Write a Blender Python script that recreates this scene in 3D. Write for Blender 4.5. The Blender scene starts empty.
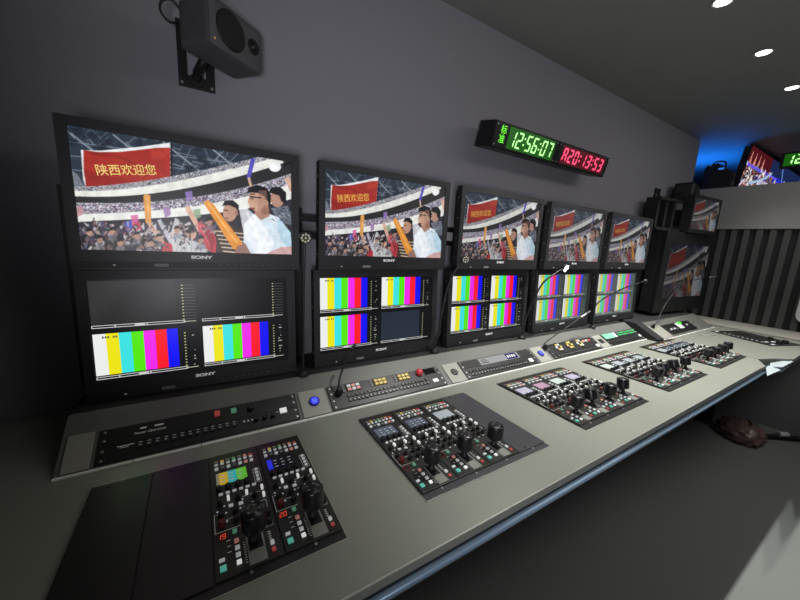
import bpy, bmesh, math, random
import numpy as np
from mathutils import Matrix, Vector, Euler
random.seed(4)
SC = bpy.context.scene
COL = SC.collection
PI = math.pi
D2R = math.radians

# ------------------------------------------------------------------ materials
MATS = {}
def srgb(c):
    return tuple((x/255/12.92 if x/255 <= .04045 else ((x/255+.055)/1.055)**2.4) for x in c)
def mat(name, rgb, rough=.5, metal=0.0, noise=0.0, scale=80, bump=0.0, emit=None, estr=0.0, spec=.5, lin=False, sample=True):
    if name in MATS: return MATS[name]
    m = bpy.data.materials.new(name); m.use_nodes = True
    nt = m.node_tree; b = nt.nodes['Principled BSDF']
    c = rgb if lin else srgb(rgb)
    b.inputs['Base Color'].default_value = (*c, 1)
    b.inputs['Roughness'].default_value = rough
    b.inputs['Metallic'].default_value = metal
    b.inputs['Specular IOR Level'].default_value = spec
    if noise or bump:
        tc = nt.nodes.new('ShaderNodeTexCoord')
        n = nt.nodes.new('ShaderNodeTexNoise'); n.inputs['Scale'].default_value = scale; n.inputs['Detail'].default_value = 4
        nt.links.new(tc.outputs['Object'], n.inputs['Vector'])
        if noise:
            mx = nt.nodes.new('ShaderNodeMix'); mx.data_type = 'RGBA'
            mx.inputs[6].default_value = (*[x*(1-noise) for x in c], 1)
            mx.inputs[7].default_value = (*[min(1, x*(1+noise)) for x in c], 1)
            nt.links.new(n.outputs['Fac'], mx.inputs[0]); nt.links.new(mx.outputs[2], b.inputs['Base Color'])
        if bump:
            bp = nt.nodes.new('ShaderNodeBump'); bp.inputs['Strength'].default_value = bump; bp.inputs['Distance'].default_value = .002
            nt.links.new(n.outputs['Fac'], bp.inputs['Height']); nt.links.new(bp.outputs['Normal'], b.inputs['Normal'])
    if emit is not None:
        b.inputs['Emission Color'].default_value = (*srgb(emit), 1)
        b.inputs['Emission Strength'].default_value = estr
        if not sample: m.cycles.emission_sampling = 'NONE'
    MATS[name] = m
    return m
def mat_screen(name, strength, gain=(1, 1, 1), gray=0.0, mixc=(.2, .2, .2)):
    if name in MATS: return MATS[name]
    m = bpy.data.materials.new(name); m.use_nodes = True
    nt = m.node_tree; b = nt.nodes['Principled BSDF']
    a = nt.nodes.new('ShaderNodeAttribute'); a.attribute_name = 'Col'
    mx = nt.nodes.new('ShaderNodeMix'); mx.data_type = 'RGBA'; mx.inputs[0].default_value = gray
    mx.inputs[7].default_value = (*mixc, 1)
    nt.links.new(a.outputs['Color'], mx.inputs[6])
    nt.links.new(mx.outputs[2], b.inputs['Emission Color'])
    b.inputs['Base Color'].default_value = (.004, .004, .005, 1)
    b.inputs['Roughness'].default_value = .35
    b.inputs['Emission Strength'].default_value = strength
    m.cycles.emission_sampling = 'NONE'
    MATS[name] = m
    return m

M_DESK = mat('desk_grey_satin', (138, 141, 130), .42, .2, .05, 240, .04)
M_DESKEDGE = mat('desk_bright_edge', (206, 206, 198), .3, .6)
M_LIP = mat('lip_highlight_white', (252, 252, 246), .3, 0)  # near-white colour paints the highlight along the riser's front lip
M_DARKEDGE = mat('desk_dark_edge', (62, 64, 66), .5)
M_STRIP = mat('edge_tube_blue_grey', (150, 176, 200), .32, .35)  # pale blue of reflected light put into the tube's base colour
M_LEDGE = mat('riser_grey', (102, 103, 98), .5, .15, .05, 200)
M_SHELF = mat('riser_dark_shelf', (36, 37, 37), .6, 0, .08, 150)
M_TILE = mat('tile_grey', (150, 150, 140), .5, .1, .04, 300)
M_BLK = mat('black_satin', (20, 20, 21), .42)
M_BLK2 = mat('black_plate', (38, 38, 37), .4, .2, .06, 200)
M_BLKMET = mat('black_brushed_plate', (78, 79, 82), .38, .5, .12, 90)
M_RCP = mat('panel_black', (35, 35, 32), .42, .1)
M_BEZ = mat('monitor_bezel', (36, 36, 38), .45, 0, .05, 160)
M_BODY = mat('monitor_body', (17, 17, 18), .55)
M_RUB = mat('rubber_black', (10, 10, 10), .6)
M_KNOB = mat('knob_black', (16, 16, 17), .33)
M_JOY = mat('joystick_black', (27, 27, 29), .3, .2)
M_SIL = mat('silver_metal', (190, 190, 188), .3, .85)
M_STEEL = mat('slot_steel', (156, 158, 150), .35, .4)
M_WBTN = mat('button_white', (204, 209, 207), .4, emit=(214, 220, 220), estr=.2, sample=False)
M_WBTNL = mat('button_white_lit', (228, 230, 226), .4, emit=(230, 232, 228), estr=.5, sample=False)
M_TEAL = mat('button_teal_lit', (84, 170, 152), .4, emit=(90, 180, 160), estr=.4, sample=False)
M_RBTN = mat('button_red', (166, 66, 62), .4, emit=(180, 76, 70), estr=.28, sample=False)
M_PBTN = mat('button_pale_red', (206, 140, 130), .4, emit=(206, 140, 130), estr=.25, sample=False)
M_GBTN = mat('button_green', (84, 140, 112), .4, emit=(90, 156, 124), estr=.3, sample=False)
M_YBTN = mat('button_yellow', (190, 170, 90), .4, emit=(205, 180, 90), estr=.3, sample=False)
M_GREYB = mat('button_grey', (120, 124, 124), .4)
M_KEYD = mat('key_dark', (42, 42, 42), .4)
M_LABEL = mat('print_white', (200, 200, 195), .6, emit=(200, 200, 195), estr=.12, sample=False)
M_LABELY = mat('print_yellow', (190, 160, 80), .6, emit=(190, 160, 80), estr=.15, sample=False)
M_LOGO = mat('logo_silver', (200, 200, 200), .4, emit=(200, 200, 200), estr=.3, sample=False)
M_REDLED = mat('led_red', (90, 10, 8), .4, emit=(255, 80, 40), estr=.75, sample=False)
M_REDDIM = mat('led_red_dim', (90, 20, 15), .4, emit=(190, 50, 40), estr=.35, sample=False)
M_BLUEL = mat('button_blue_lit', (30, 40, 200), .4, emit=(38, 46, 215), estr=.7, sample=False)
M_BLUEP = mat('button_blue_pale', (120, 130, 240), .4, emit=(120, 135, 250), estr=.9, sample=False)
M_GLED = mat('led_green', (20, 90, 20), .4, emit=(176, 255, 150), estr=1.8)
M_GGLOW = mat('led_green_glow', (10, 40, 8), .5, emit=(50, 190, 20), estr=.45, sample=False)
M_GBACK = mat('led_green_back', (8, 22, 8), .45, emit=(34, 140, 14), estr=.38, sample=False)
M_RLED = mat('led_crimson', (90, 10, 20), .4, emit=(255, 70, 110), estr=2.0)
M_RBACK = mat('led_red_back', (25, 6, 10), .45, emit=(130, 4, 30), estr=.32, sample=False)
M_CLOCK = mat('clock_case_black', (12, 12, 13), .4)
M_CLKFACE = mat('clock_face', (20, 22, 21), .3)
M_WHLIT = mat('lamp_lit', (255, 255, 250), .4, emit=(255, 252, 245), estr=12)
M_LEDOFF = mat('lamp_led_pale', (190, 185, 165), .35, emit=(190, 185, 165), estr=.12, sample=False)  # faint emission painted on although these LEDs are off
M_SPK = mat('speaker_grey', (74, 74, 76), .55, 0, .05, 200)
M_CONE = mat('speaker_cone', (14, 14, 15), .5)
M_WALL = mat('wall_grey_paint', (128, 126, 132), .75, 0, .03, 30, .03)
M_CEIL = mat('ceiling_grey_paint', (120, 120, 116), .8, 0, .03, 30)
M_SOFF = mat('soffit_grey', (140, 139, 137), .7, 0, .03, 40)
M_FLOOR = mat('carpet_grey', (116, 120, 116), .95, 0, .14, 260, .35)
M_CARPW = mat('carpet_wall_dark', (112, 116, 113), .95, 0, .2, 260, .3)
M_FLOORL = mat('vinyl_pale', (132, 132, 124), .8, 0, .12, 200, .1)
M_RIBL = mat('rib_grey', (70, 70, 69), .85)
M_RIBD = mat('rib_dark', (27, 27, 28), .85)
M_PALE = mat('pale_panel', (196, 198, 196), .5)
M_BRIGHT = mat('corner_painted_glint', (225, 238, 240), .2, .5, emit=(190, 215, 215), estr=.25, sample=False)  # emission added to the plates in place of a bright reflection
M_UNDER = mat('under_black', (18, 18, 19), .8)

# ------------------------------------------------------------------ mesh builder
class MB:
    def __init__(s): s.bm = bmesh.new()
    def add(s, verts, faces, mi=0, M=None, smooth=False):
        vs = [s.bm.verts.new((M @ Vector(v)) if M is not None else v) for v in verts]
        for f in faces:
            try:
                fc = s.bm.faces.new([vs[i] for i in f]); fc.material_index = mi; fc.smooth = smooth
            except ValueError: pass
        return vs
    def box(s, lo, hi, mi=0, M=None, bev=0.0):
        x0, y0, z0 = lo; x1, y1, z1 = hi
        v = [(x0,y0,z0),(x1,y0,z0),(x1,y1,z0),(x0,y1,z0),(x0,y0,z1),(x1,y0,z1),(x1,y1,z1),(x0,y1,z1)]
        f = [(0,3,2,1),(4,5,6,7),(0,1,5,4),(1,2,6,5),(2,3,7,6),(3,0,4,7)]
        if bev <= 0:
            s.add(v, f, mi, M); return s
        t = bmesh.new(); tv = [t.verts.new(p) for p in v]
        for q in f: t.faces.new([tv[i] for i in q])
        bmesh.ops.bevel(t, geom=t.edges[:], offset=bev, segments=2, affect='EDGES', profile=.6)
        t.verts.index_update()
        s.add([p.co[:] for p in t.verts], [[p.index for p in q.verts] for q in t.faces], mi, M)
        t.free(); return s
    def cyl(s, p0, p1, r0, r1=None, n=16, mi=0, M=None, cap=True, smooth=True):
        r1 = r0 if r1 is None else r1
        p0 = Vector(p0); p1 = Vector(p1); d = (p1-p0).normalized()
        a = d.orthogonal().normalized(); b = d.cross(a)
        vs = []
        for p, r in ((p0, r0), (p1, r1)):
            for i in range(n):
                t = 2*PI*i/n; vs.append(p + a*(r*math.cos(t)) + b*(r*math.sin(t)))
        vv = s.add(vs, [(i, (i+1) % n, n+(i+1) % n, n+i) for i in range(n)], mi, M, smooth)
        if cap:
            for ring, rev in ((range(n), True), (range(n, 2*n), False)):
                l = [vv[i] for i in ring]
                if rev: l = l[::-1]
                try: fc = s.bm.faces.new(l); fc.material_index = mi
                except ValueError: pass
        return s
    def lathe(s, prof, n=24, mi=0, M=None, smooth=True):          # prof: (r, z)
        vs = []; k = len(prof)
        for r, z in prof:
            for i in range(n):
                t = 2*PI*i/n; vs.append((r*math.cos(t), r*math.sin(t), z))
        fs = [(j*n+i, j*n+(i+1) % n, (j+1)*n+(i+1) % n, (j+1)*n+i) for j in range(k-1) for i in range(n)]
        vv = s.add(vs, fs, mi, M, smooth)
        for ring in (range(n), range((k-1)*n, k*n)):
            try: fc = s.bm.faces.new([vv[i] for i in ring]); fc.material_index = mi
            except ValueError: pass
        return s
    def tube(s, pts, r, n=10, mi=0, M=None, r1=None):
        pts = [Vector(p) for p in pts]; k = len(pts); vs = []
        a = None
        for j, p in enumerate(pts):
            d = (pts[min(j+1, k-1)] - pts[max(j-1, 0)]).normalized()
            a = d.orthogonal().normalized() if a is None else (a - d*a.dot(d)).normalized()
            b = d.cross(a); rr = r if r1 is None else r + (r1-r)*j/(k-1)
            for i in range(n):
                t = 2*PI*i/n; vs.append(p + a*(rr*math.cos(t)) + b*(rr*math.sin(t)))
        vv = s.add(vs, [(j*n+i, j*n+(i+1) % n, (j+1)*n+(i+1) % n, (j+1)*n+i) for j in range(k-1) for i in range(n)], mi, M, True)
        for ring in (range(n), range((k-1)*n, k*n)):
            try: fc = s.bm.faces.new([vv[i] for i in ring]); fc.material_index = mi
            except ValueError: pass
        return s
    def prism(s, poly, axis, a0, a1, mi=0, M=None):               # poly in the two other axes
        def P(u, v, w): return {'x': (w, u, v), 'y': (u, w, v), 'z': (u, v, w)}[axis]
        n = len(poly)
        vs = [P(u, v, a0) for u, v in poly] + [P(u, v, a1) for u, v in poly]
        s.add(vs, [tuple(range(n))[::-1], tuple(range(n, 2*n))] + [(i, (i+1) % n, n+(i+1) % n, n+i) for i in range(n)], mi, M)
        return s
    def sphere(s, c, r, mi=0, M=None, n=16, m=10, sc=(1, 1, 1)):
        prof = []
        vs = [(c[0], c[1], c[2]-r*sc[2])]; fs = []
        for j in range(1, m):
            th = -PI/2 + PI*j/m
            for i in range(n):
                t = 2*PI*i/n
                vs.append((c[0]+r*sc[0]*math.cos(th)*math.cos(t), c[1]+r*sc[1]*math.cos(th)*math.sin(t), c[2]+r*sc[2]*math.sin(th)))
        vs.append((c[0], c[1], c[2]+r*sc[2])); L = len(vs)-1
        for i in range(n): fs.append((0, 1+(i+1) % n, 1+i)); fs.append((L, L-n+i, L-n+(i+1) % n))
        for j in range(m-2):
            for i in range(n): fs.append((1+j*n+i, 1+j*n+(i+1) % n, 1+(j+1)*n+(i+1) % n, 1+(j+1)*n+i))
        s.add(vs, fs, mi, M, True); return s
    def text(s, body, size, M, mi=0, sx=1.0, align='CENTER', shear=0.0, bold=0.0):
        cu = bpy.data.curves.new('t', 'FONT'); cu.body = body; cu.size = size; cu.align_x = align; cu.align_y = 'CENTER'
        cu.shear = shear; cu.offset = bold
        o = bpy.data.objects.new('t', cu); COL.objects.link(o)
        dg = bpy.context.evaluated_depsgraph_get(); dg.update()
        ev = o.evaluated_get(dg); me = ev.to_mesh()
        vs = [(v.co.x*sx, v.co.y, 0) for v in me.vertices]; fs = [tuple(p.vertices) for p in me.polygons]
        ev.to_mesh_clear(); bpy.data.objects.remove(o); bpy.data.curves.remove(cu)
        s.add(vs, fs, mi, M); return s
    def build(s, name, mats, parent=None, loc=None, rot=None):
        me = bpy.data.meshes.new(name)
        bmesh.ops.recalc_face_normals(s.bm, faces=s.bm.faces[:])
        s.bm.to_mesh(me); s.bm.free()
        for m in (mats if isinstance(mats, (list, tuple)) else [mats]): me.materials.append(m)
        o = bpy.data.objects.new(name, me); COL.objects.link(o)
        if parent is not None: o.parent = parent
        if loc is not None: o.location = loc
        if rot is not None: o.rotation_euler = rot
        return o

def thing(name, label, cat, loc=(0, 0, 0), rot=(0, 0, 0), group=None):
    o = bpy.data.objects.new(name, None); COL.objects.link(o); o.empty_display_size = .05
    o.location = loc; o.rotation_euler = rot; o['label'] = label; o['category'] = cat
    if group: o['group'] = group
    return o
def tag(o, label, cat, group=None):
    o['label'] = label; o['category'] = cat
    if group: o['group'] = group
    return o
def struct(o, label=None):
    o['kind'] = 'structure'
    if label: o['label'] = label
    return o
def dup(root, loc, label, group=None, rot=None):
    r = root.copy(); COL.objects.link(r); r.location = loc; r['label'] = label
    if rot is not None: r.rotation_euler = rot
    if group: r['group'] = group
    for ch in list(root.children):
        c = ch.copy(); COL.objects.link(c); c.parent = r
        for g in list(ch.children):
            d = g.copy(); COL.objects.link(d); d.parent = c
    return r
def T(x=0, y=0, z=0): return Matrix.Translation((x, y, z))
def RX(a): return Matrix.Rotation(a, 4, 'X')
def RY(a): return Matrix.Rotation(a, 4, 'Y')
def RZ(a): return Matrix.Rotation(a, 4, 'Z')
FACE = RX(PI/2)          # text lying in XY -> standing in XZ, facing -y
def spline(pts, n=24):
    pts = [Vector(p) for p in pts]
    P = [pts[0]*2-pts[1]] + pts + [pts[-1]*2-pts[-2]]
    out = []
    for i in range(1, len(P)-2):
        for k in range(n):
            t = k/n
            out.append(.5*((2*P[i]) + (P[i+1]-P[i-1])*t + (2*P[i-1]-5*P[i]+4*P[i+1]-P[i+2])*t*t + (3*P[i]-P[i-1]-3*P[i+1]+P[i+2])*t**3))
    out.append(pts[-1]); return out

# seven segment digits
SEG = {'0':'abcdef','1':'bc','2':'abged','3':'abgcd','4':'fgbc','5':'afgcd','6':'afgedc','7':'abc','8':'abcdefg','9':'abcdfg','A':'abcefg'}
def digit(mb, ch, x, z, w, h, t, M, mi=0, slant=.15):
    def q(pts):
        mb.add([(x+px+(pz)*slant, z+pz, 0) for px, pz in pts], [tuple(range(len(pts)))], mi, M)
    g = t*.18
    segs = {'a':[(g,h),(w-g,h),(w-t-g,h-t),(t+g,h-t)],'d':[(t+g,t),(w-t-g,t),(w-g,0),(g,0)],
     'g':[(g+t*.5,h/2),(t+g,h/2+t/2),(w-t-g,h/2+t/2),(w-g-t*.5,h/2),(w-t-g,h/2-t/2),(t+g,h/2-t/2)],
     'f':[(0,h-g),(t,h-t-g),(t,h/2+t/2+g),(0,h/2+g)],'e':[(0,h/2-g),(t,h/2-t/2-g),(t,t+g),(0,g)],
     'b':[(w,h-g),(w-t,h-t-g),(w-t,h/2+t/2+g),(w,h/2+g)],'c':[(w,h/2-g),(w-t,h/2-t/2-g),(w-t,t+g),(w,g)]}
    if ch == ':':
        for zz in (h*.28, h*.66): q([(0,zz),(t,zz),(t,zz+t),(0,zz+t)])
        return
    for s_ in SEG[ch]: q(segs[s_])

# ------------------------------------------------------------------ painted stadium picture (a flat picture shown on the screens)
PW, PH = 384, 216
def paint_crowd():
    SS = 2; W, H = PW*SS, PH*SS
    img = np.zeros((H, W, 3)); rng = np.random.RandomState(3)
    src = np.array([(66,126),(291.5,161),(290.8,254.4),(82,250)], float); dst = np.array([(0,0),(W,0),(W,H),(0,H)], float)
    A = []; bb = []
    for (x, y), (u, v) in zip(src, dst):
        A.append([x,y,1,0,0,0,-u*x,-u*y]); bb.append(u); A.append([0,0,0,x,y,1,-v*x,-v*y]); bb.append(v)
    h = np.linalg.solve(np.array(A), np.array(bb)); Hm = np.append(h, 1).reshape(3, 3)
    def m(p):
        q = Hm @ np.array([p[0], p[1], 1.0]); return q[:2]/q[2]
    yy, xx = np.mgrid[0:H, 0:W]
    def polymask(pts):
        P = np.array([m(p) for p in pts]); x0, y0 = np.floor(P.min(0)).astype(int); x1, y1 = np.ceil(P.max(0)).astype(int)
        x0, y0 = max(x0, 0), max(y0, 0); x1, y1 = min(x1+1, W), min(y1+1, H)
        if x1 <= x0 or y1 <= y0: return None
        X, Y = xx[y0:y1, x0:x1]+.5, yy[y0:y1, x0:x1]+.5; ins = np.zeros(X.shape, bool)
        for i in range(len(P)):
            (ax, ay), (bx, by) = P[i], P[(i+1) % len(P)]
            if ay == by: continue
            ins ^= ((ay > Y) != (by > Y)) & (X < (bx-ax)*(Y-ay)/(by-ay)+ax)
        return (slice(y0, y1), slice(x0, x1)), ins
    def poly(pts, c, a=1.0, tex=0.0):
        r = polymask(pts)
        if r is None: return
        sl, ins = r; reg = img[sl]
        col = np.array(c, float)/255
        cc = np.broadcast_to(col, reg.shape).copy()
        if tex: cc = np.clip(cc*(1+tex*(rng.rand(*reg.shape[:2], 1)-.5)*2), 0, 1)
        reg[ins] = reg[ins]*(1-a)+cc[ins]*a
    def line(p, q, w, c, a=1.0):
        p = np.array(p, float); q = np.array(q, float); d = q-p; n = np.array([-d[1], d[0]])/(np.hypot(*d)+1e-9)*w/2
        poly([p+n, q+n, q-n, p-n], c, a)
    def ell(c, rx, ry, col, a=1.0, rot=0, tex=0):
        ts = np.linspace(0, 2*PI, 24, endpoint=False); co, si = math.cos(rot), math.sin(rot)
        poly([(c[0]+rx*math.cos(t)*co-ry*math.sin(t)*si, c[1]+rx*math.cos(t)*si+ry*math.sin(t)*co) for t in ts], col, a, tex)
    def curve(pts, n=40):
        pts = np.array(pts, float); xs = np.linspace(pts[0, 0], pts[-1, 0], n)
        co = np.polyfit(pts[:, 0]-180, pts[:, 1], min(3, len(pts)-1)); return [(x, float(np.polyval(co, x-180))) for x in xs]
    def band(up, lo, c, a=1.0, tex=0): poly(curve(up)+curve(lo)[::-1], c, a, tex)
    def speck(up, lo, n, cols, s=(.35, .8)):
        U, L = curve(up), curve(lo)
        for _ in range(n):
            k = rng.randint(len(U)); t = rng.rand(); x = U[k][0]+rng.rand()*5; y = U[k][1]*(1-t)+L[k][1]*t
            ell((x, y), rng.uniform(*s), rng.uniform(*s), cols[rng.randint(len(cols))])
    # roof
    poly([(60,110),(300,140),(300,270),(60,270)], (38,50,68), 1, .12)
    for k in range(150):
        x = rng.uniform(60, 298); y = 126+(x-66)*.155+rng.uniform(-2, 44); L_ = rng.uniform(7, 26); a_ = [.85, -.75, .2, 1.25, -1.1][rng.randint(5)]+rng.uniform(-.12, .12); q_ = rng.uniform(.5, 1.1)
        line((x, y), (x+L_*math.cos(a_), y+L_*math.sin(a_)), rng.uniform(.4, 1.1), (120*q_, 136*q_, 152*q_), .8)
    for k in range(5): line((62+k*50, 128+k*7), (110+k*50, 166+k*7), 1.5, (150,162,176), .8)
    for k in range(3): line((62, 142+k*14), (295, 170+k*11), .9, (138,150,164), .7)
    for k in range(40):
        x = rng.uniform(62, 295); y = 126+(x-66)*.155+rng.uniform(0, 40); ell((x, y), rng.uniform(3, 8), rng.uniform(2, 6), (20, 28, 42), .5)
    # far stand
    poly([(66,168),(78,176),(86,190),(66,192)], (120,126,138), .9, .4)
    T1u = [(70,188),(100,186.5),(130,183.5),(170,176.5),(215,167),(262,155),(296,147)]
    B1u = [(70,192),(100,191.5),(130,189),(170,182.5),(215,172.5),(262,160.5),(296,151)]
    B1l = [(70,197.3),(100,197.2),(130,195.8),(170,192),(215,182),(262,168.5),(296,158)]
    D1l = [(70,203.5),(100,203.5),(130,203),(170,200.5),(215,194),(262,181),(296,171)]
    S2l = [(70,215),(100,214.5),(130,213),(170,208.5),(215,203),(262,192),(296,181)]
    B2l = [(70,223),(100,222),(130,220),(170,217),(215,213),(262,206),(296,197)]
    # banner
    poly([(80.5,151),(100,151.5),(140,147),(169,142.5),(169.5,178),(150,184),(120,187),(86,190),(83,180)], (226,230,232))
    poly([(83,151),(98,153),(120,152.5),(140,150),(155,148),(169,147.6),(169.3,177),(150,181),(120,184.5),(86,189),(83.5,170)], (178,36,26), 1, .06)
    poly([(83,151),(98,153),(112,153),(140,166),(120,160),(92,156)], (140,26,22), .5); poly([(84,170),(110,178),(140,181),(120,185),(86,189)], (140,24,20), .45)
    poly([(150,149),(169,148),(169,156),(150,160)], (200,58,40), .45)
    line((170.5,143), (171,180), 1.4, (10,12,16))
    band(T1u, B1u, (150,152,160), 1, .5); speck(T1u, B1u, 900, [(240,240,245),(70,70,90),(180,150,150),(40,44,60)], (.3,.6))
    band(B1u, B1l, (224,226,218)); band(B1l, D1l, (40,40,42)); band(D1l, S2l, (150,148,160), 1, .5)
    speck(D1l, S2l, 1800, [(236,238,245),(70,66,90),(150,110,120),(30,32,45),(180,170,200)], (.35,.75))
    band(S2l, B2l, (228,228,222)); band(B2l, [(70,262),(150,262),(200,262),(250,262),(300,262)], (44,42,50), 1, .4)
    # mass of people low down
    for _ in range(520):
        x = rng.uniform(80, 215); y = rng.uniform(221+(215-x)*.02, 252)
        c = [(30,28,34),(60,56,70),(120,104,104),(172,150,140),(90,80,120),(200,196,205),(40,40,60),(130,60,70)][rng.randint(8)]
        ell((x, y), rng.uniform(.8, 2.2), rng.uniform(.8, 2.4), c, .9)
    for _ in range(26):
        x = rng.uniform(84, 185); y = rng.uniform(238, 249); ell((x, y), 3.6, 4.4, (26,24,28)); ell((x+1.6, y+1), 2, 2.8, (150,116,100))
    poly([(82,243),(110,240),(140,246),(140,252),(82,252)], (60,58,62), .5)
    for (x, y, c) in [(128,226,(70,80,190)),(134,220,(210,90,150)),(137,227,(200,60,90)),(80,212,(200,140,150)),(152,227,(150,160,190)),(188,196,(140,110,190)),(166,212,(160,120,180)),(196,214,(140,170,130))]:
        poly([(x-4,y-4),(x+3,y-5),(x+4,y+3),(x-2,y+6)], c, .9)
    # raised arms and balloon sticks
    line((147,221), (166,249), 4.5, (196,150,122)); line((158,220), (172,246), 4, (170,170,185)); poly([(163,242),(178,246),(180,254),(160,254)], (190,40,50))
    poly([(142.5,196.5),(145,194.5),(149.5,195.5),(150.5,222),(145,223.5)], (226,150,62)); line((146.5,197), (148,220), 1.6, (246,186,110), .7)
    line((187,209), (199,231), 5, (212,164,140)); ell((187,209.5), 2.6, 3.4, (222,176,150))
    poly([(170,233),(174,218),(178,220),(180,236),(190,240),(206,246),(206,254),(172,254)], (184,186,188), 1, .12)
    ell((190,234), 5, 6.5, (198,150,128)); ell((189,230), 5.4, 3.8, (30,26,28)); 
    poly([(198,224),(208,226),(216,240),(214,254),(204,248)], (196,50,62)); poly([(196,222),(203,224),(206,232),(198,234)], (206,80,90))
    poly([(214,229),(226,224),(238,228),(250,240),(252,254),(216,254)], (66,50,46))
    for k in range(6): line((214+k*1.5,231+k*4), (246+k,234+k*4), 1.2, (206,184,160))
    ell((229,212), 7.2, 9.6, (190,140,116), rot=.15); poly([(221,206),(224,200.5),(232,200),(238,205),(237.5,212),(235,208),(228,205)], (28,24,26)); ell((235.5,213), 1.7, 2.6, (170,118,98))
    line((222.5,210), (227,210.6), .9, (40,30,30)); line((223,218), (227,218.6), .9, (120,60,56))
    poly([(202.5,203),(206.5,200),(213,205),(242,244),(238,250),(232,249)], (236,142,34)); line((207,203), (236,243), 2.4, (252,178,80), .8)
    for _ in range(150):
        x = rng.uniform(84, 214); y = rng.uniform(224, 253); c = [(64,58,62),(150,120,108),(190,180,180),(90,96,130),(36,32,36),(120,70,76),(210,206,208)][rng.randint(7)]
        a_ = rng.uniform(.4, 2.7); L_ = rng.uniform(2, 7); line((x, y), (x+L_*math.cos(a_), y-L_*math.sin(a_)), rng.uniform(.8, 2.2), c, .85)
    for (x, y) in [(120,243),(136,236),(150,243),(158,238),(176,230),(208,222),(112,232),(100,240),(90,233),(200,240)]:
        ell((x, y), 3.0, 3.8, (176,132,112), .95); poly([(x-3.2,y-.5),(x-2,y-4),(x+2,y-4.3),(x+3.2,y-.5),(x+1.5,y-1.8)], (24,22,26)); poly([(x-5,y+9),(x-3,y+3.5),(x+3,y+3.5),(x+5,y+9)], [(120,120,130),(160,150,150),(60,58,74),(140,70,76)][int(x) % 4], .6)
    for k in range(7): line((177+k*4.5, 238+abs(k-3)*1.5), (175+k*5, 253), .8, (140,142,148), .7)
    poly([(203,232),(208,229),(214,240),(211,252)], (140,30,44), .6); line((199,226),(209,246), .9, (230,120,124), .6)
    # man behind
    ell((277,198), 7, 9, (176,130,110)); poly([(268,192),(271,187),(280,186),(286,192),(286,203),(281,201),(279,195)], (24,22,26)); poly([(270,208),(288,205),(292,225),(278,222)], (96,104,120), 1, .5)
    line((287,176), (292,190), 5, (206,164,140)); ell((275,166), 6.2, 5, (232,234,236)); poly([(286,150),(292,162),(284,166),(283,158)], (18,22,18), .8)
    poly([(250.5,157.5),(255,158),(250,178),(246,177)], (76,70,190)); line((248,177), (251,188), 2.6, (210,168,146))
    # man in pale shirt
    poly([(243,224),(252,214),(264,212),(278,217),(290,233),(292,256),(242,256)], (206,222,234)); poly([(279,218),(290,232),(291,250),(282,244),(276,226)], (170,208,228), .9)
    for k in range(7): line((252+k*5.5, 222+abs(k-3)), (249+k*6.2, 253), 1.0, (176,196,214), .55)
    for k in range(30):
        x = rng.uniform(271, 291); y = rng.uniform(207, 222); line((x, y), (x+3, y+1.5), 1, [(40,46,60),(170,176,190)][k % 2], .6)
    poly([(254,206),(268,206),(269,216),(260,220),(254,214)], (176,126,104)); poly([(258,208),(268,204),(269,214),(262,215)], (140,94,78), .6)
    ell((256.5,199), 8.6, 12, (202,152,126), rot=.12); poly([(246,193),(248.5,187),(256,184.5),(266,187),(270.5,194),(270,206),(267,203),(264,196),(257,192.5),(249,192)], (22,20,24))
    poly([(258,190),(266,190),(268,205),(262,211),(257,211)], (170,120,98), .55); ell((250.5,204), 3.6, 5, (214,164,140), .5); poly([(247.6,199),(249,199),(248.6,203.5),(246.6,203)], (206,156,130)); line((249,193.6),(254.5,193.8), 1, (40,30,30)); ell((251.5,196.8), 2.2, 1.5, (60,50,50), .5)
    ell((266,203), 1.9, 3, (188,136,112)); line((249,196.2), (261,197.6), 1.1, (40,34,36)); ell((251,198), 2.2, 1.7, (120,90,80), .5); line((248.5,208), (254,208.6), 1.7, (130,60,58))
    poly([(238,208),(246,208),(258,218),(274,243),(268,254),(254,254),(243,236)], (236,238,246), .78); line((246,212), (262,248), 2.2, (252,252,255), .6)
    poly([(268,252),(280,247),(292,246),(292,256),(262,256)], (206,160,158)); poly([(236,246),(244,243),(250,254),(232,256)], (150,110,96))
    lum = img.mean(2, keepdims=True); img[:] = lum+(img-lum)*.84
    g = rng.rand(H//16+2, W//16+2); yi, xi = np.mgrid[0:H, 0:W]/16.0; y0, x0 = yi.astype(int), xi.astype(int); fy, fx = yi-y0, xi-x0
    low = (g[y0, x0]*(1-fx)+g[y0, x0+1]*fx)*(1-fy)+(g[y0+1, x0]*(1-fx)+g[y0+1, x0+1]*fx)*fy
    img *= (.93+.12*low)[..., None]*(.90+.2*rng.rand(H, W, 1))
    for ax in (0, 1): img = (np.roll(img, 1, ax)+2*img+np.roll(img, -1, ax))/4
    small = img.reshape(PH, SS, PW, SS, 3).mean((1, 3))
    return np.clip(small*1.04, 0, 1)

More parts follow.
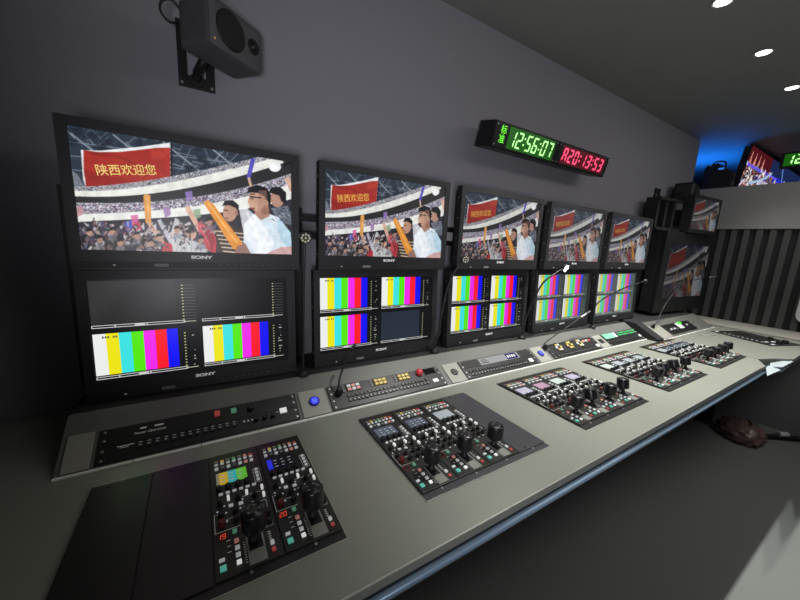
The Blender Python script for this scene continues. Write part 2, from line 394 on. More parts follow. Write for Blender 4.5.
def paint_stage():
    W, H = 420, 84; rng = np.random.RandomState(8); img = np.zeros((H, W, 3)); img[:] = np.array((34,18,40))/255
    yy, xx = np.mgrid[0:H, 0:W]; u, v = xx/W, yy/H          # u 0..1 over 2.6 m
    img[(v < .55) & (u < .26)] = np.array((78,18,24))/255
    img[(v < .5) & (u >= .26)] = np.array((26,40,80))/255
    for k in range(4):                                        # pale drapes
        c = .03+k*.045; mk = (np.abs(u-c) < .013*np.clip(v*3-.2, 0, 1)) & (v > .08) & (v < .40) & (rng.rand(H, W) > .25); img[mk] = np.array((232,150,136))/255
    mk = np.abs(v-.40) < .035; img[mk] = np.array((104,92,232))/255
    for k in range(620):                                      # performers and lights
        x, y, sx, sy = rng.rand()*.9, rng.uniform(.2, .98)**.7, rng.uniform(.0015, .008), rng.uniform(.012, .05)
        mk = (np.abs(u-x) < sx) & (np.abs(v-y-(u-x)*2*rng.randn()) < sy)
        img[mk] = np.array([(240,230,220),(236,160,120),(150,60,50),(206,212,235),(40,110,120),(60,60,200),(246,240,236),(60,30,36)][rng.randint(8)])/255
    mk = (np.abs(v-(.72-1.2*(u-.12)-6*(u-.12)**2)) < .035) & (u > .09) & (u < .30); img[mk] = np.array((160,190,226))/255
    mk = (u > .18) & (u < .30) & (v > .58) & (v < .86) & (rng.rand(H, W) > .4); img[mk] = np.array((206,210,232))/255
    mk = (u > .34) & (v > .35) & (v < .75) & (np.abs(np.sin(u*26)) > .3); img[mk] = np.array((36,48,190))/255
    mk = (np.abs(v-.35-.5*np.sin(u*14)) < .04) & (u > .34); img[mk] = np.array((110,140,220))/255
    mk = (rng.rand(H, W) > .93) & (v > .45); img[mk] = np.array((246,220,214))/255
    return img*(.85+.3*rng.rand(H, W, 1))
def lin(a):
    return np.where(a <= .04045, a/12.92, ((a+.055)/1.055)**2.4)
def picture_mesh(name, img, w, h):
    H, W = img.shape[:2]
    xs = (np.arange(W)+.0)/(W-1)*w; zs = h-(np.arange(H))/(H-1)*h
    X, Z = np.meshgrid(xs, zs); V = np.stack([X, np.zeros_like(X), Z], -1).reshape(-1, 3)
    i = np.arange(H*W).reshape(H, W)
    F = np.stack([i[1:, :-1], i[1:, 1:], i[:-1, 1:], i[:-1, :-1]], -1).reshape(-1, 4)
    me = bpy.data.meshes.new(name)
    me.vertices.add(len(V)); me.vertices.foreach_set('co', V.ravel())
    me.loops.add(F.size); me.loops.foreach_set('vertex_index', F.ravel().astype(np.int32))
    me.polygons.add(len(F)); me.polygons.foreach_set('loop_start', np.arange(0, F.size, 4, dtype=np.int32))
    me.polygons.foreach_set('loop_total', np.full(len(F), 4, np.int32))
    me.update(calc_edges=True)
    at = me.color_attributes.new('Col', 'FLOAT_COLOR', 'POINT')
    c = np.concatenate([lin(img), np.ones((H, W, 1))], -1).astype(np.float32)
    at.data.foreach_set('color', c.ravel())
    return me
ME_CROWD = picture_mesh('stadium_picture', paint_crowd(), .4754, .268)
ME_STAGE = picture_mesh('stage_picture', paint_stage(), 2.6, .345)

class FlatPic:                      # flat coloured polygons on a screen, u,v in 0..1 (v down)
    def __init__(s, w, h): s.w, s.h = w, h; s.v = []; s.f = []; s.c = []
    def quad(s, u0, v0, u1, v1, col, lay=0):
        y = -.00015*lay; b = len(s.v)
        s.v += [(u0*s.w, y, (1-v1)*s.h), (u1*s.w, y, (1-v1)*s.h), (u1*s.w, y, (1-v0)*s.h), (u0*s.w, y, (1-v0)*s.h)]
        s.f.append((b, b+1, b+2, b+3)); s.c.append(srgb(col))
    def frame(s, u0, v0, u1, v1, t, col, lay):
        tu = t*s.h/s.w
        s.quad(u0, v0, u1, v0+t, col, lay); s.quad(u0, v1-t, u1, v1, col, lay); s.quad(u0, v0, u0+tu, v1, col, lay); s.quad(u1-tu, v0, u1, v1, col, lay)
    def mesh(s, name):
        me = bpy.data.meshes.new(name); me.from_pydata(s.v, [], s.f); me.update()
        at = me.color_attributes.new('Col', 'FLOAT_COLOR', 'CORNER')
        for k, c in enumerate(s.c):
            for j in range(4): at.data[k*4+j].color = (*c, 1)
        return me
BARS = [(236,238,236),(238,230,20),(60,226,226),(84,232,10),(240,40,236),(250,24,40),(10,10,246)]
def multiview(kinds, name):
    p = FlatPic(.4737, .2665); rng = random.Random(2)
    p.quad(0, 0, 1, 1, (7, 8, 10))
    for k, kind in enumerate(kinds):
        cx, cy = k % 2, k//2
        u0 = .004+cx*.498; u1 = u0+.372; v0 = .015+cy*.5; v1 = v0+.405
        if kind == 'bars':
            for i, c in enumerate(BARS):
                p.quad(u0+(u1-u0)*i/7, v0, u0+(u1-u0)*(i+1)/7, v1, c, 1)
            for a in (.10, .13, .16, .22, .25): p.quad(u0+(u1-u0)*a, v0+.025, u0+(u1-u0)*(a+.02), v0+.045, (70, 80, 60), 2)
        elif kind == 'sheen':  # grey screen reflection painted into the otherwise black quadrant
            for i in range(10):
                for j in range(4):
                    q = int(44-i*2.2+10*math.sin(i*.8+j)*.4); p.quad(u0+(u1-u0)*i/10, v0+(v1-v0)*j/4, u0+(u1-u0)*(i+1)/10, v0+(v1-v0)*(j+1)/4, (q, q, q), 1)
        elif kind == 'black': p.quad(u0, v0, u1, v1, (9, 10, 11), 1)
        else: p.quad(u0, v0, u1, v1, (36, 42, 58), 1)
        # tally strip
        p.frame(u0, v1+.012, u1+.04, v1+.04, .006, (214, 214, 214), 2)
        for a in (.25, .62): p.quad(u0+(u1-u0)*a, v1+.012, u0+(u1-u0)*a+.005, v1+.04, (214, 214, 214), 2)
        p.quad(u0+(u1-u0)*.48, v1+.017, u0+(u1-u0)*.6, v1+.034, (200, 200, 200), 2)
        # audio level scale
        for i in range(12):
            vv = v0+.05+i*.032
            p.quad(u1+.030, vv, u1+.038, vv+.009, (206, 200, 150), 2)
            lv = rng.random()
            if kind in ('bars',) and lv > .45: p.quad(u1+.058+rng.random()*.02, vv, u1+.068+rng.random()*.02, vv+.008, (190, 190, 180), 2)
            if kind in ('black', 'sheen'): p.quad(u1+.042, vv+.002, u1+.098, vv+.006, (92, 92, 92), 2)
        p.quad(u1+.03, v0+.43, u1+.095, v0+.437, (190, 190, 170), 2)
    return p.mesh(name)
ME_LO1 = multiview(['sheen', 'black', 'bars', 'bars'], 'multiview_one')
ME_LO2 = multiview(['bars', 'bars', 'bars', 'navy'], 'multiview_two')
ME_LO3 = multiview(['bars']*4, 'multiview_three')

# ------------------------------------------------------------------ room
YB, ZC, ZF, XL, XP, XE, YF = .20, 1.479, -.78, -.45, 4.05, 8.0, -1.75
def sbox(name, lo, hi, m, label=None, bev=0):
    return struct(MB().box(lo, hi, bev=bev).build(name, m), label)
sbox('floor', (XL-.05, YF-.05, ZF-.06), (XE+.05, 1.0, ZF), M_FLOOR)
sbox('ceiling', (XL-.05, YF-.05, ZC), (XE+.05, 1.0, ZC+.05), M_CEIL)
sbox('wall_back', (XL-.05, YB, ZF), (3.86, YB+.05, ZC), M_WALL)
sbox('wall_back_2', (3.81, .95, ZF), (XE+.05, 1.0, ZC), M_WALL, 'recessed wall of the next room beyond the fascia')
sbox('wall_return', (3.81, YB+.0505, ZF), (3.86, .9495, ZC), M_WALL, 'short return wall where the monitor wall ends')
sbox('wall_left', (XL-.05, YF, ZF), (XL, YB, ZC), M_WALL)
sbox('wall_front', (XL-.05, YF-.05, ZF), (XE+.05, YF, ZC), M_WALL)
sbox('wall_end', (XE, YF, ZF), (XE+.05, .95, ZC), M_WALL)
# partition with ribbed cladding and grey fascia
sbox('wall_partition', (XP, -1.05, ZF), (XP+.04, YB-.002, .767), M_CARPW, 'dark partition behind the desk end')
rb = MB()
y = YB-.01
k = 0
while y > -1.0:
    rb.box((XP-.006, y-.036, .0), (XP-.0005, y, .766), 0); rb.box((XP-.022, y-.074, .0), (XP-.0005, y-.036, .766), 1, bev=.006)
    y -= .074; k += 1
o = struct(rb.build('wall_ribbing', [M_RIBD, M_RIBL]), 'ribbed dark cladding of vertical slats below the grey fascia')
sbox('wall_fascia', (XP-.03, -1.05, .767), (XP+.05, YB-.002, 1.109), M_SOFF, 'plain grey fascia above the ribbed wall', .004)

# ------------------------------------------------------------------ desk
desk = thing('console_desk', 'long grey control desk running along the monitor wall under the ledge', 'desk')
zt = 0.0
m_ = MB()
m_.prism([(XL+.02, -.65), (2.66, -.65), (2.78, -.60), (2.78, YB-.01), (XL+.02, YB-.01)], 'z', -.022, zt)
m_.build('tabletop', M_DESK, desk)
MB().box((XL+.02, -.6525, -.0016), (2.662, -.6502, .0006)).build('edge_trim', M_DESKEDGE, desk)
MB().box((XL+.02, -.648, -.06), (2.66, -.60, -.0225)).build('front_rail', M_DARKEDGE, desk)
MB().tube([(XL+.02, -.654, -.034), (1.2, -.654, -.034), (2.66, -.654, -.034)], .0075, 12).build('edge_tube', M_STRIP, desk)
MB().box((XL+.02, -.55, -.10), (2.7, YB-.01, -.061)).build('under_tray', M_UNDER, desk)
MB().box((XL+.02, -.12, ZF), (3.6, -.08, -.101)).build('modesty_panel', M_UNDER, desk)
# end section, seam gap, pale corner plates
end = thing('end_desk', 'short grey desk section at the far end beyond the seam', 'desk', group=None)
m_ = MB(); m_.prism([(2.784, -.605), (2.90, -.645), (2.99, -.695), (XP-.03, -.695), (XP-.03, YB-.01), (2.784, YB-.01)], 'z', -.022, zt); m_.build('tabletop', M_DESK, end)
MB().box((3.0, -.697, -.05), (XP-.03, -.65, -.0225)).build('front_rail', M_DARKEDGE, end)
MB().box((3.66, -.655, .0005), (XP-.024, YB-.012, .012), bev=.004).build('back_ledge', mat('ledge_pale', (158, 156, 146), .5, .1, .04, 200), end)
MB().box((3.62, -.30, ZF), (3.66, -.0, -.023)).build('support_panel', M_UNDER, end)
m_ = MB(); m_.prism([(2.664, -.664), (2.70, -.703), (2.995, -.699), (2.995, -.60), (2.664, -.50)], 'z', -.0265, -.0235); m_.build('notch_light_plug', mat('notch_dark', (30, 44, 46), .4, .3), end)  # filler added to stop downlight leaking through the notch onto the floor
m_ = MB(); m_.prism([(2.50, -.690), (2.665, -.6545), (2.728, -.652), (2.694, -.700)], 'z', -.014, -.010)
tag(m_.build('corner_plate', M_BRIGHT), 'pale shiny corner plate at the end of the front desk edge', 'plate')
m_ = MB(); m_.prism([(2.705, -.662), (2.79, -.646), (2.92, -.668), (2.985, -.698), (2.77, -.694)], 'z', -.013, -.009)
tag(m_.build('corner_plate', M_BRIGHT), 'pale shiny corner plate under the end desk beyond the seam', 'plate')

# ------------------------------------------------------------------ sloped ledge
SA = D2R(30); sS, cS = math.sin(SA), math.cos(SA); Y0 = -.148
def slope_pt(x, L, h=0.0, y0=Y0, x_=0):      # point on the sloped face
    return (x, y0 + L*cS - h*sS, L*sS + h*cS)
LEN = .155; ZS = LEN*sS; YS = Y0+LEN*cS
def ledge(name, label, x0, x1, y0, h0=.001):
    r = thing(name, label, 'ledge')
    yS = y0+LEN*cS
    m_ = MB(); m_.prism([(y0+.0018, h0), (yS, ZS), (yS+.004, ZS), (yS+.004, h0)], 'x', x0, x1); m_.build('sloped_face', M_LEDGE, r)
    m_ = MB(); m_.box((x0+.001, yS+.0045, h0), (x1-.001, YB-.012, ZS), bev=.002); m_.build('top_shelf', M_SHELF, r)
    xs = [x0 + .02]
    m_ = MB()
    n = max(2, int((x1-x0)/.13)); w = (x1-x0)/n
    for i in range(n): m_.box((x0+i*w+.001, y0-.0055, .0008), (x0+(i+1)*w-.001, y0-.0005, .0048))
    m_.build('lip_highlight', M_LIP, r)
    return r
ledge('equipment_riser', 'long sloped grey riser carrying rack units below the main monitors', -.05, 2.598, Y0)
er = ledge('equipment_riser', 'short sloped riser at the desk end below the big turned monitor', 2.686, 3.58, -.205)
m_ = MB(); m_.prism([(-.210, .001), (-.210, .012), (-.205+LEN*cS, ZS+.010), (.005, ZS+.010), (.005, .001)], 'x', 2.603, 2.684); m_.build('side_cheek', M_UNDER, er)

def on_slope(name, label, cat, x, L, y0=Y0, group=None):
    """Empty whose local x runs along the ledge, local y up the slope and local z out of it."""
    p = slope_pt(x, L, .0006, y0)
    return thing(name, label, cat, p, (SA, 0, 0), group)

SCR = MB; 
def screws(root, pts, r=.0038, h=.0018, m=M_SIL):
    for (x, y) in pts:
        MB().cyl((x, y, .0035), (x, y, .0035+h), r, r*.7, 10).build('screw', m, root)
RW, RH = .446, .086
def rack_base(label, x, y0=Y0, w=RW, m=M_BLK2, L=.008):
    r = on_slope('rack_panel', label, 'control panel', x, L, y0, 'rack units along the sloped riser')
    MB().box((0, 0, 0), (w, RH, .0035), bev=.0008).build('faceplate', m, r)
    screws(r, [(.009, .008), (.009, .03), (.009, .056), (.009, .078), (w-.009, .008), (w-.009, .03), (w-.009, .056), (w-.009, .078)])
    return r
def key(root, x, y, w, h, m, name='push_button', d=.0035, z=.0036):
    return MB().box((x-w/2, y-h/2, z), (x+w/2, y+h/2, z+d), bev=min(w, h, d)*.18).build(name, m, root)
def knob(root, x, y, r, h, m=M_KNOB, name='rotary_knob', z=.0036):
    o = MB().lathe([(r*1.02, 0), (r, h*.2), (r*.92, h*.92), (r*.8, h)], 16).build(name, m, root); o.location = (x, y, z)
    return o

# rack 1
r = rack_base('black two-unit rack panel with red and green square buttons beside the blue button tile', .015)
o = MB(); 
for k in range(2): o.box((.075+k*.028, .070, .0036), (.087+k*.034, .0735, .0038))
o.text('Master Operation', .0085, T(.095, .060, .0039), 0, shear=.25); o.build('lettering', M_LABEL, r)
o = MB(); o.box((.035, .034, .0036), (.066, .0355, .0038)); o.box((.04, .030, .0036), (.056, .0312, .0038)); o.build('print_line', M_LABEL, r)
MB().box((.024, .0405, .0036), (.43, .0418, .0042)).build('groove_strip', M_RUB, r)
for i in range(13):
    key(r, .078+i*.0165, .026, .011, .012, M_KEYD)
    o = MB().box((.0745+i*.0165, .0345, .0036), (.0815+i*.0165, .0356, .0038)).build('print_mark', M_LABEL, r)
    MB().box((.0755+i*.0165, .0255, .0072), (.0805+i*.0165, .0268, .0074)).build('key_mark', M_LABEL, r)
for i in range(3): MB().cyl((.30+i*.01, .0285, .0036), (.30+i*.01, .0285, .0055), .0022, n=10).build('indicator_lamp', M_LABEL, r)
for x in (.330, .352, .374): knob(r, x, .026, .006, .012)
key(r, .2385, .0685, .013, .015, M_RBTN, d=.006); key(r, .278, .0675, .013, .014, M_GBTN, d=.005)
knob(r, .320, .064, .0085, .014)
for x in (.398, .408): key(r, x, .036, .009, .015, M_WBTNL, d=.006)
MB().box((.383, .036, .0036), (.390, .0375, .0038)).build('print_mark', M_LABEL, r)
# blue / dark tiles
def tile(x, w, label, kind):
    t = on_slope('speaker_tile', label, 'panel', x, .006, group='tiles between the rack panels')
    MB().box((0, 0, 0), (w, .09, .003), bev=.0008).build('plate', M_TILE, t)
    c = (w/2, .047)
    if kind == 'blue':
        MB().lathe([(.016, 0), (.016, .004), (.0135, .0055)], 24).build('button_ring', mat('blue_ring', (24, 28, 120), .3, .2), t, (c[0], c[1], .003))
        MB().lathe([(.0132, 0), (.0132, .006), (.011, .0068)], 24).build('push_button', M_BLUEL, t, (c[0], c[1], .003))
        o = MB()
        for k in range(3): o.box((c[0]-.007, c[1]-.006+k*.005, .0099), (c[0]+.007, c[1]-.0045+k*.005, .0101))
        o.build('print_mark', M_BLUEP, t)
    elif kind == 'grille':
        o = MB().lathe([(.0155, 0), (.0155, .002), (.012, .0035)], 24)
        o.build('grille', mat('grille_dark', (58, 58, 55), .6, 0, .3, 900), t, (c[0], c[1], .003))
    return t
tile(-.040, .046, 'plain blank grey tile at the near end of the riser', 'blank')
tile(.470, .082, 'grey tile with a round lit blue button beside the two-unit panel', 'blue')
tile(1.030, .077, 'grey tile with a round dark grille between two rack panels', 'grille')
tile(1.566, .082, 'grey tile with a round blue button, farther one along the riser', 'blue')
# rack 2: three lit clusters
r = rack_base('rack panel with three lit button clusters and a red dome knob', .560)
for ci, (cx, col) in enumerate(((.088, M_PBTN), (.188, M_YBTN), (.283, M_YBTN))):
    MB().box((cx-.026, .054, .0036), (cx+.026, .082, .0044)).build('cluster_plate', M_RUB, r)
    for i in range(3):
        for j in range(2):
            key(r, cx-.016+i*.016, .061+j*.013, .012, .0095, (M_WBTN if ci == 0 and (i+j) % 2 else col), z=.0046)
    for j in range(3): key(r, cx-.036, .058+j*.009, .008, .005, M_GREYB)
for i in range(22):
    for j in range(2):
        key(r, .062+i*.0145, .022+j*.016, .010, .009, M_KEYD)
    MB().box((.0595+i*.0145, .0225, .0072), (.0645+i*.0145, .0238, .0074)).build('key_mark', M_LABEL, r)
o = MB().lathe([(.012, 0), (.013, .004), (.0125, .012), (.008, .016), (.002, .0175)], 20).build('dome_knob', mat('dome_red', (186, 60, 62), .3, emit=(190, 50, 55), estr=.2, sample=False), r, (.353, .071, .0036))
MB().box((.375, .058, .0036), (.425, .083, .0046)).build('display', mat('display_dark', (10, 14, 14), .15), r)
for x in (.398, .41): key(r, x, .026, .009, .013, M_WBTNL)
# rack 3: grey display strip
r = rack_base('rack panel with a wide grey display strip and blue-lit corner screen', 1.112, w=.440)
MB().box((.018, .048, .0036), (.105, .082, .0048)).build('dark_window', M_RUB, r)
MB().box((.107, .048, .0036), (.352, .082, .0046)).build('display', mat('display_grey', (120, 122, 124), .3, emit=(120, 122, 126), estr=.2, sample=False), r)
o = MB(); 
for k in range(3): o.box((.120, .055+k*.008, .0047), (.160-k*.006, .0585+k*.008, .0049))
o.build('display_mark', M_RUB, r)
MB().box((.27, .05, .0047), (.34, .08, .0050)).build('screen', mat('display_navy', (24, 30, 70), .2, emit=(40, 52, 120), estr=.35, sample=False), r)
o = MB()
for k in range(4): o.box((.278+k*.014, .058, .0051), (.286+k*.014, .072, .0053))
o.build('display_mark', M_LABEL, r)
MB().box((.355, .048, .0036), (.425, .082, .0046)).build('dark_window', M_RUB, r)
for i in range(20):
    for j in range(2): key(r, .032+i*.017, .014+j*.017, .012, .010, M_KEYD)
    MB().box((.029+i*.017, .0145, .0072), (.035+i*.017, .0158, .0074)).build('key_mark', M_LABEL, r)
key(r, .398, .022, .022, .018, M_WBTNL)
# rack 4: three round dials
r = rack_base('rack panel with three round pale dials on its upper row', 1.673, w=.424)
for x, m in ((.09, 0), (.185, 1), (.275, 2)):
    MB().lathe([(.030, 0), (.030, .002), (.027, .003)], 24).build('dial', M_RUB, r, (x, .058, .0036))
    for k in range(6):
        a = k*PI/3; key(r, x+.017*math.cos(a), .058+.017*math.sin(a), .011, .011, [M_YBTN, M_WBTN][k % 2] if m != 1 else M_YBTN, z=.0066)
for i in range(17):
    for j in range(2): key(r, .04+i*.02, .010+j*.014, .012, .008, M_KEYD)
    MB().box((.037+i*.02, .0105, .0072), (.043+i*.02, .0118, .0074)).build('key_mark', M_LABEL, r)
for k in range(3): key(r, .325+.026*k, .066, .014, .012, [M_PBTN, M_WBTN, M_RBTN][k])
key(r, .405, .022, .024, .016, M_WBTNL)
t = on_slope('speaker_tile', 'narrow grey tile with a dark slot before the green-lit rack panel', 'panel', 2.108, .006, group='tiles between the rack panels')
MB().box((0, 0, 0), (.082, .09, .003), bev=.0008).build('plate', M_TILE, t); MB().box((.02, .03, .0031), (.06, .06, .005)).build('dark_window', M_RUB, t)
# rack 5: green display
r = rack_base('rack panel lit by green displays, last on the long riser', 2.196, w=.398, m=M_BLK)
MB().box((.015, .05, .0036), (.125, .083, .005)).build('display', mat('display_green', (120, 200, 150), .3, emit=(90, 215, 140), estr=.55, sample=False), r)
MB().box((.125, .05, .0036), (.15, .083, .0052)).build('push_button', M_WBTN, r)
for i in range(9):
    for j in range(2): key(r, .178+i*.024, .058+j*.016, .017, .008, M_GBTN if (i+j) % 3 else mat('led_key_green', (30, 140, 60), .4, emit=(40, 230, 90), estr=.7, sample=False))
for i in range(14): key(r, .03+i*.024, .02, .016, .010, M_KEYD)
key(r, .375, .025, .02, .018, M_WBTN)
# end unit
YE = -.205
t = on_slope('speaker_tile', 'plain pale grey tile on the short riser at the desk end', 'panel', 2.695, .006, YE, group='tiles between the rack panels')
MB().box((0, 0, 0), (.16, .11, .003), bev=.0008).build('plate', M_TILE, t)
r = rack_base('black rack panel with a small green screen on the short end riser', 2.875, y0=YE, w=.44, m=M_BLK, L=.02)
MB().box((.20, .03, .0036), (.27, .08, .005)).build('screen', mat('display_pale', (190, 200, 190), .3, emit=(190, 205, 195), estr=.35, sample=False), r)
MB().box((.24, .066, .0052), (.30, .084, .0056)).build('display', mat('display_bright_green', (60, 220, 60), .3, emit=(60, 240, 60), estr=.8, sample=False), r)
for i in range(5): key(r, .04+i*.026, .035+.006*(i % 2), .016, .012, M_WBTN if i % 2 else M_GREYB)
for i in range(3): key(r, .32+i*.03, .05, .016, .012, M_WBTN if i == 1 else M_KEYD)

# ------------------------------------------------------------------ monitors
def monitor(label, kind, x, yfront, zbot, tilt, pic, smat, group, banner=False, off=0):
    """Origin at the front bottom corner of the chassis; x along the screen, z up."""
    t = thing('video_monitor', label, 'monitor', (x, yfront, zbot), (tilt, 0, 0), group)
    W = .518; H = .336
    bx, bz0 = .0206, .047                   # bezel widths
    w, h = .4754, .268
    if kind == 'lower': w, h, bz0 = .4737, .2665, .0465
    # bezel: four bars round a recessed screen
    m_ = MB()
    m_.box((0, 0, .0), (W, .03, bz0)); m_.box((0, 0, bz0+h), (W, .03, H)); m_.box((0, 0, bz0), (bx, .03, bz0+h)); m_.box((bx+w, 0, bz0), (W, .03, bz0+h))
    m_.build('bezel', M_BEZ, t)
    MB().box((.012, .0302, .012), (W-.012, .055, H-.012), bev=.006).build('rear_body', M_BODY, t)
    MB().box((.0, -.0016, .004), (W, -.0002, .020)).build('control_strip', mat('strip_dark', (30, 30, 31), .5), t)
    m_ = MB(); m_.text('SONY', .0112, T(W/2+.000, -.0006, .0335) @ FACE, 0, sx=1.6, bold=.0006); m_.build('brand_lettering', M_LOGO, t)
    m_ = MB()
    for k in range(8): m_.box((.30+k*.018, -.0022, .0135), (.306+k*.018, -.0017, .0145))
    m_.cyl((.075, -.0025, .012), (.075, -.0017, .012), .0022, n=8); m_.box((.155, -.0022, .008), (.185, -.0017, .016), 0)
    m_.build('strip_controls', mat('print_grey', (120, 120, 120), .5), t)
    MB().cyl((.078, -.0032, .012), (.078, -.0018, .012), .002, n=10).build('power_lamp', M_LABEL, t)
    s = bpy.data.objects.new('screen', pic); COL.objects.link(s); s.parent = t; s.location = (bx, .004, bz0)
    if not s.data.materials: s.data.materials.append(smat)
    s.material_slots[0].link = 'OBJECT'; s.material_slots[0].material = smat
    if banner:
        m_ = MB(); a = math.atan2(.006, .1)
        m_.text('陕西欢迎您', .0262, T(.0960, -.0008, .1880) @ FACE @ RZ(.15), 0, sx=.88, bold=.0002)
        b = m_.build('banner_lettering', mat('banner_yellow', (0, 0, 0), .5, emit=(236, 204, 120), estr=banner, sample=False) if banner == 1 else mat('banner_yellow_%d' % int(banner*100), (0, 0, 0), .5, emit=(236, 180, 80), estr=banner, sample=False), s)
    # side screws
    m_ = MB()
    for k in range(4): MB().cyl((-.0016, .016, .05+k*.08), (-.0002, .016, .05+k*.08), .0026, n=8).build('side_screw', M_SIL, t)
    return t
S_UP = [mat_screen('screen_up_a', 1.0), mat_screen('screen_up_b', .92), mat_screen('screen_up_c', .72), mat_screen('screen_up_d', .62, gray=.22, mixc=(.16, .16, .17)), mat_screen('screen_up_e', .52, gray=.15, mixc=(.1, .1, .1))]  # far screens of both rows: oblique-view fading put into their emission
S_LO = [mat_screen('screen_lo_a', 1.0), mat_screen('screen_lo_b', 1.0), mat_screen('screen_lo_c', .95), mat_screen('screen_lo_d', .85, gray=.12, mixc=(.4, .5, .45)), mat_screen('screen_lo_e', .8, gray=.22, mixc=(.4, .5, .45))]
ups = ['monitor showing a stadium crowd, first of the upper row and nearest the wall speaker',
       'monitor showing a stadium crowd, second of the upper row, above the dark blue quadrant',
       'monitor showing a stadium crowd, third of the upper row, behind a gooseneck lamp',
       'monitor showing a greyish stadium crowd, fourth of the upper row, under the red clock digits',
       'monitor showing a dim stadium crowd, fifth of the upper row, beside the wall bracket']
los = ['monitor with two black quadrants above two colour bar quadrants in the lower row',
       'monitor with three colour bar quadrants and one dark blue quadrant in the lower row',
       'monitor with four colour bar quadrants, third along the lower row',
       'monitor with four colour bar quadrants behind the lit gooseneck lamp in the lower row',
       'monitor with four pale colour bar quadrants, last of the lower row']
BN = [1, .9, .65, .5, .4]
for i in range(5):
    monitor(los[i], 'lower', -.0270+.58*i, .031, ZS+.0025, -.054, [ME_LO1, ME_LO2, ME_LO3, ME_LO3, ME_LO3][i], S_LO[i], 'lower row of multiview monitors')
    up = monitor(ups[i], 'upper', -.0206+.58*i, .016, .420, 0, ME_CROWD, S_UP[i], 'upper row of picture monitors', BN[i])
    MB().box((.18, .0552, .19), (.34, .1825, .29)).build('wall_mount', M_BLK, up)
# mounting rails behind the upper monitors
rl = thing('mounting_rails', 'black horizontal rails and posts fixed to the wall behind the monitors', 'rail')
for z in (.575, .515): MB().box((-.02, .140, z), (2.86, .1595, z+.022)).build('rail', M_BLK, rl)
for i in range(6): MB().box((.515+.58*(i-1)+.001, .162, ZS+.004), (.545+.58*(i-1), .184, .62)).build('mount_post', M_BLK, rl)
# big turned monitor at the far end
def end_monitor(label, x, y, z, w, h, yaw, bz, smat, group=None, ban=.3, cabinet=.10, bm=None):
    t = thing('video_monitor', label, 'monitor', (x, y, z), (0, 0, yaw), group)
    W, H = w+2*bz, h+bz*2.3
    m_ = MB(); zb = bz*1.3
    m_.box((0, 0, 0), (W, .03, zb)); m_.box((0, 0, zb+h), (W, .03, H)); m_.box((0, 0, zb), (bz, .03, zb+h)); m_.box((bz+w, 0, zb), (W, .03, zb+h)); m_.build('bezel', bm or M_BLK, t)
    MB().box((.004, .0302, .004), (W-.012, cabinet, H-.012), bev=.006).build('rear_body', M_BODY, t)
    s = bpy.data.objects.new('screen', ME_CROWD); COL.objects.link(s); s.parent = t; s.location = (bz, .004, zb); s.scale = (w/.4754, 1, h/.268)
    s.material_slots[0].link = 'OBJECT'; s.material_slots[0].material = smat
    m_ = MB(); m_.text('陕西欢迎您', .0262, T(.0960, -.0008, .1880) @ FACE @ RZ(.15), 0, sx=.88, bold=.0002)
    m_.build('banner_lettering', mat('banner_orange_dim', (0, 0, 0), .5, emit=(200, 90, 50), estr=ban, sample=False), s)
    return t
em = end_monitor('large dim monitor turned towards the desk at the far end, above the short riser', 3.05, .01, .100, .655, .40, D2R(-3), .085, mat_screen('screen_end_a', .14, gray=.1, mixc=(.1,.1,.1)), ban=.15, bm=M_BLK)
MB().box((.2, .04, -.0215), (.6, .10, -.0005)).build('foot', M_BLK, em)
e2 = end_monitor('small dim monitor above the large turned one at the far end', 3.31, -.02, .700, .40, .220, D2R(-4), .022, mat_screen("screen_end_b", .2, gray=.12, mixc=(.12, .12, .1)), ban=.3, cabinet=.07)
# its open wall bracket frame
MB().box((-.33, .13, .02), (.02, .150, .225)).build('mount_plate', M_RUB, e2)
for x in (-.33, -.22, -.11): MB().box((x, .072, .0), (x+.03, .1295, .225)).build('mount_arm', M_RUB, e2)
for z in (.0, .205): MB().box((-.34, .055, z), (.02, .0715, z+.02)).build('mount_rail', M_RUB, e2)
for x in (-.285, -.175): MB().box((x, .115, .07), (x+.035, .1285, .16)).build('junction_box', M_STEEL, e2)
MB().box((.05, .0705, .06), (.30, .19, .17)).build('mount_arm', M_RUB, e2)

# ------------------------------------------------------------------ colour strip plates and camera control panels
PL = .348
def plate(i, label):
    x = .0242+.5832*i
    t = thing('mounting_plate', label, 'plate', (x, -.2124, .0004), group='black mounting plates let into the desk')
    MB().box((0, -PL, 0), (.408, 0, .0022), bev=.0006).build('plate', M_BLKMET if i == 1 else M_BLK2, t)
    m_ = MB()
    for (x0, y0, x1, y1) in ((-.0014, -PL-.0014, .4094, -PL), (-.0014, 0, .4094, .0018), (-.0014, -PL, 0, 0), (.408, -PL, .4094, 0)): m_.box((x0, y0, 0), (x1, y1, .0012))
    m_.build('rim_line', M_DESKEDGE if i < 2 else M_BLK, t)
    for k in range(4):
        for yy in (-.009, -PL+.014):
            MB().cyl((.05+k*.102, yy, .0022), (.05+k*.102, yy, .0036), .0032, .0024, n=10).build('screw', M_SIL, t)
    return t
pn = ['black mounting plate nearest the camera, holding two blank covers and two control panels',
      'black mounting plate holding three control panels and one bare metal cover',
      'black mounting plate holding four control panels, third along the desk',
      'black mounting plate holding four control panels, fourth along the desk',
      'black mounting plate holding four control panels, last along the desk']
for i in range(5): plate(i, pn[i])
ZP = .0028
def blank(x, label, m, l=.322):
    t = thing('blank_cover', label, 'cover plate', (x, -.2225, ZP), group='blank covers in the desk plates')
    MB().box((.001, -l, 0), (.1005, 0, .003), bev=.0006).build('cover', m, t)
    for yy in (-.006, -l+.008): MB().cyl((.03, yy, .003), (.03, yy, .0042), .0034, .0026, n=10).build('screw', M_BLK, t)
    return t
blank(.0242, 'black blank cover at the near end of the first plate', M_BLK2)
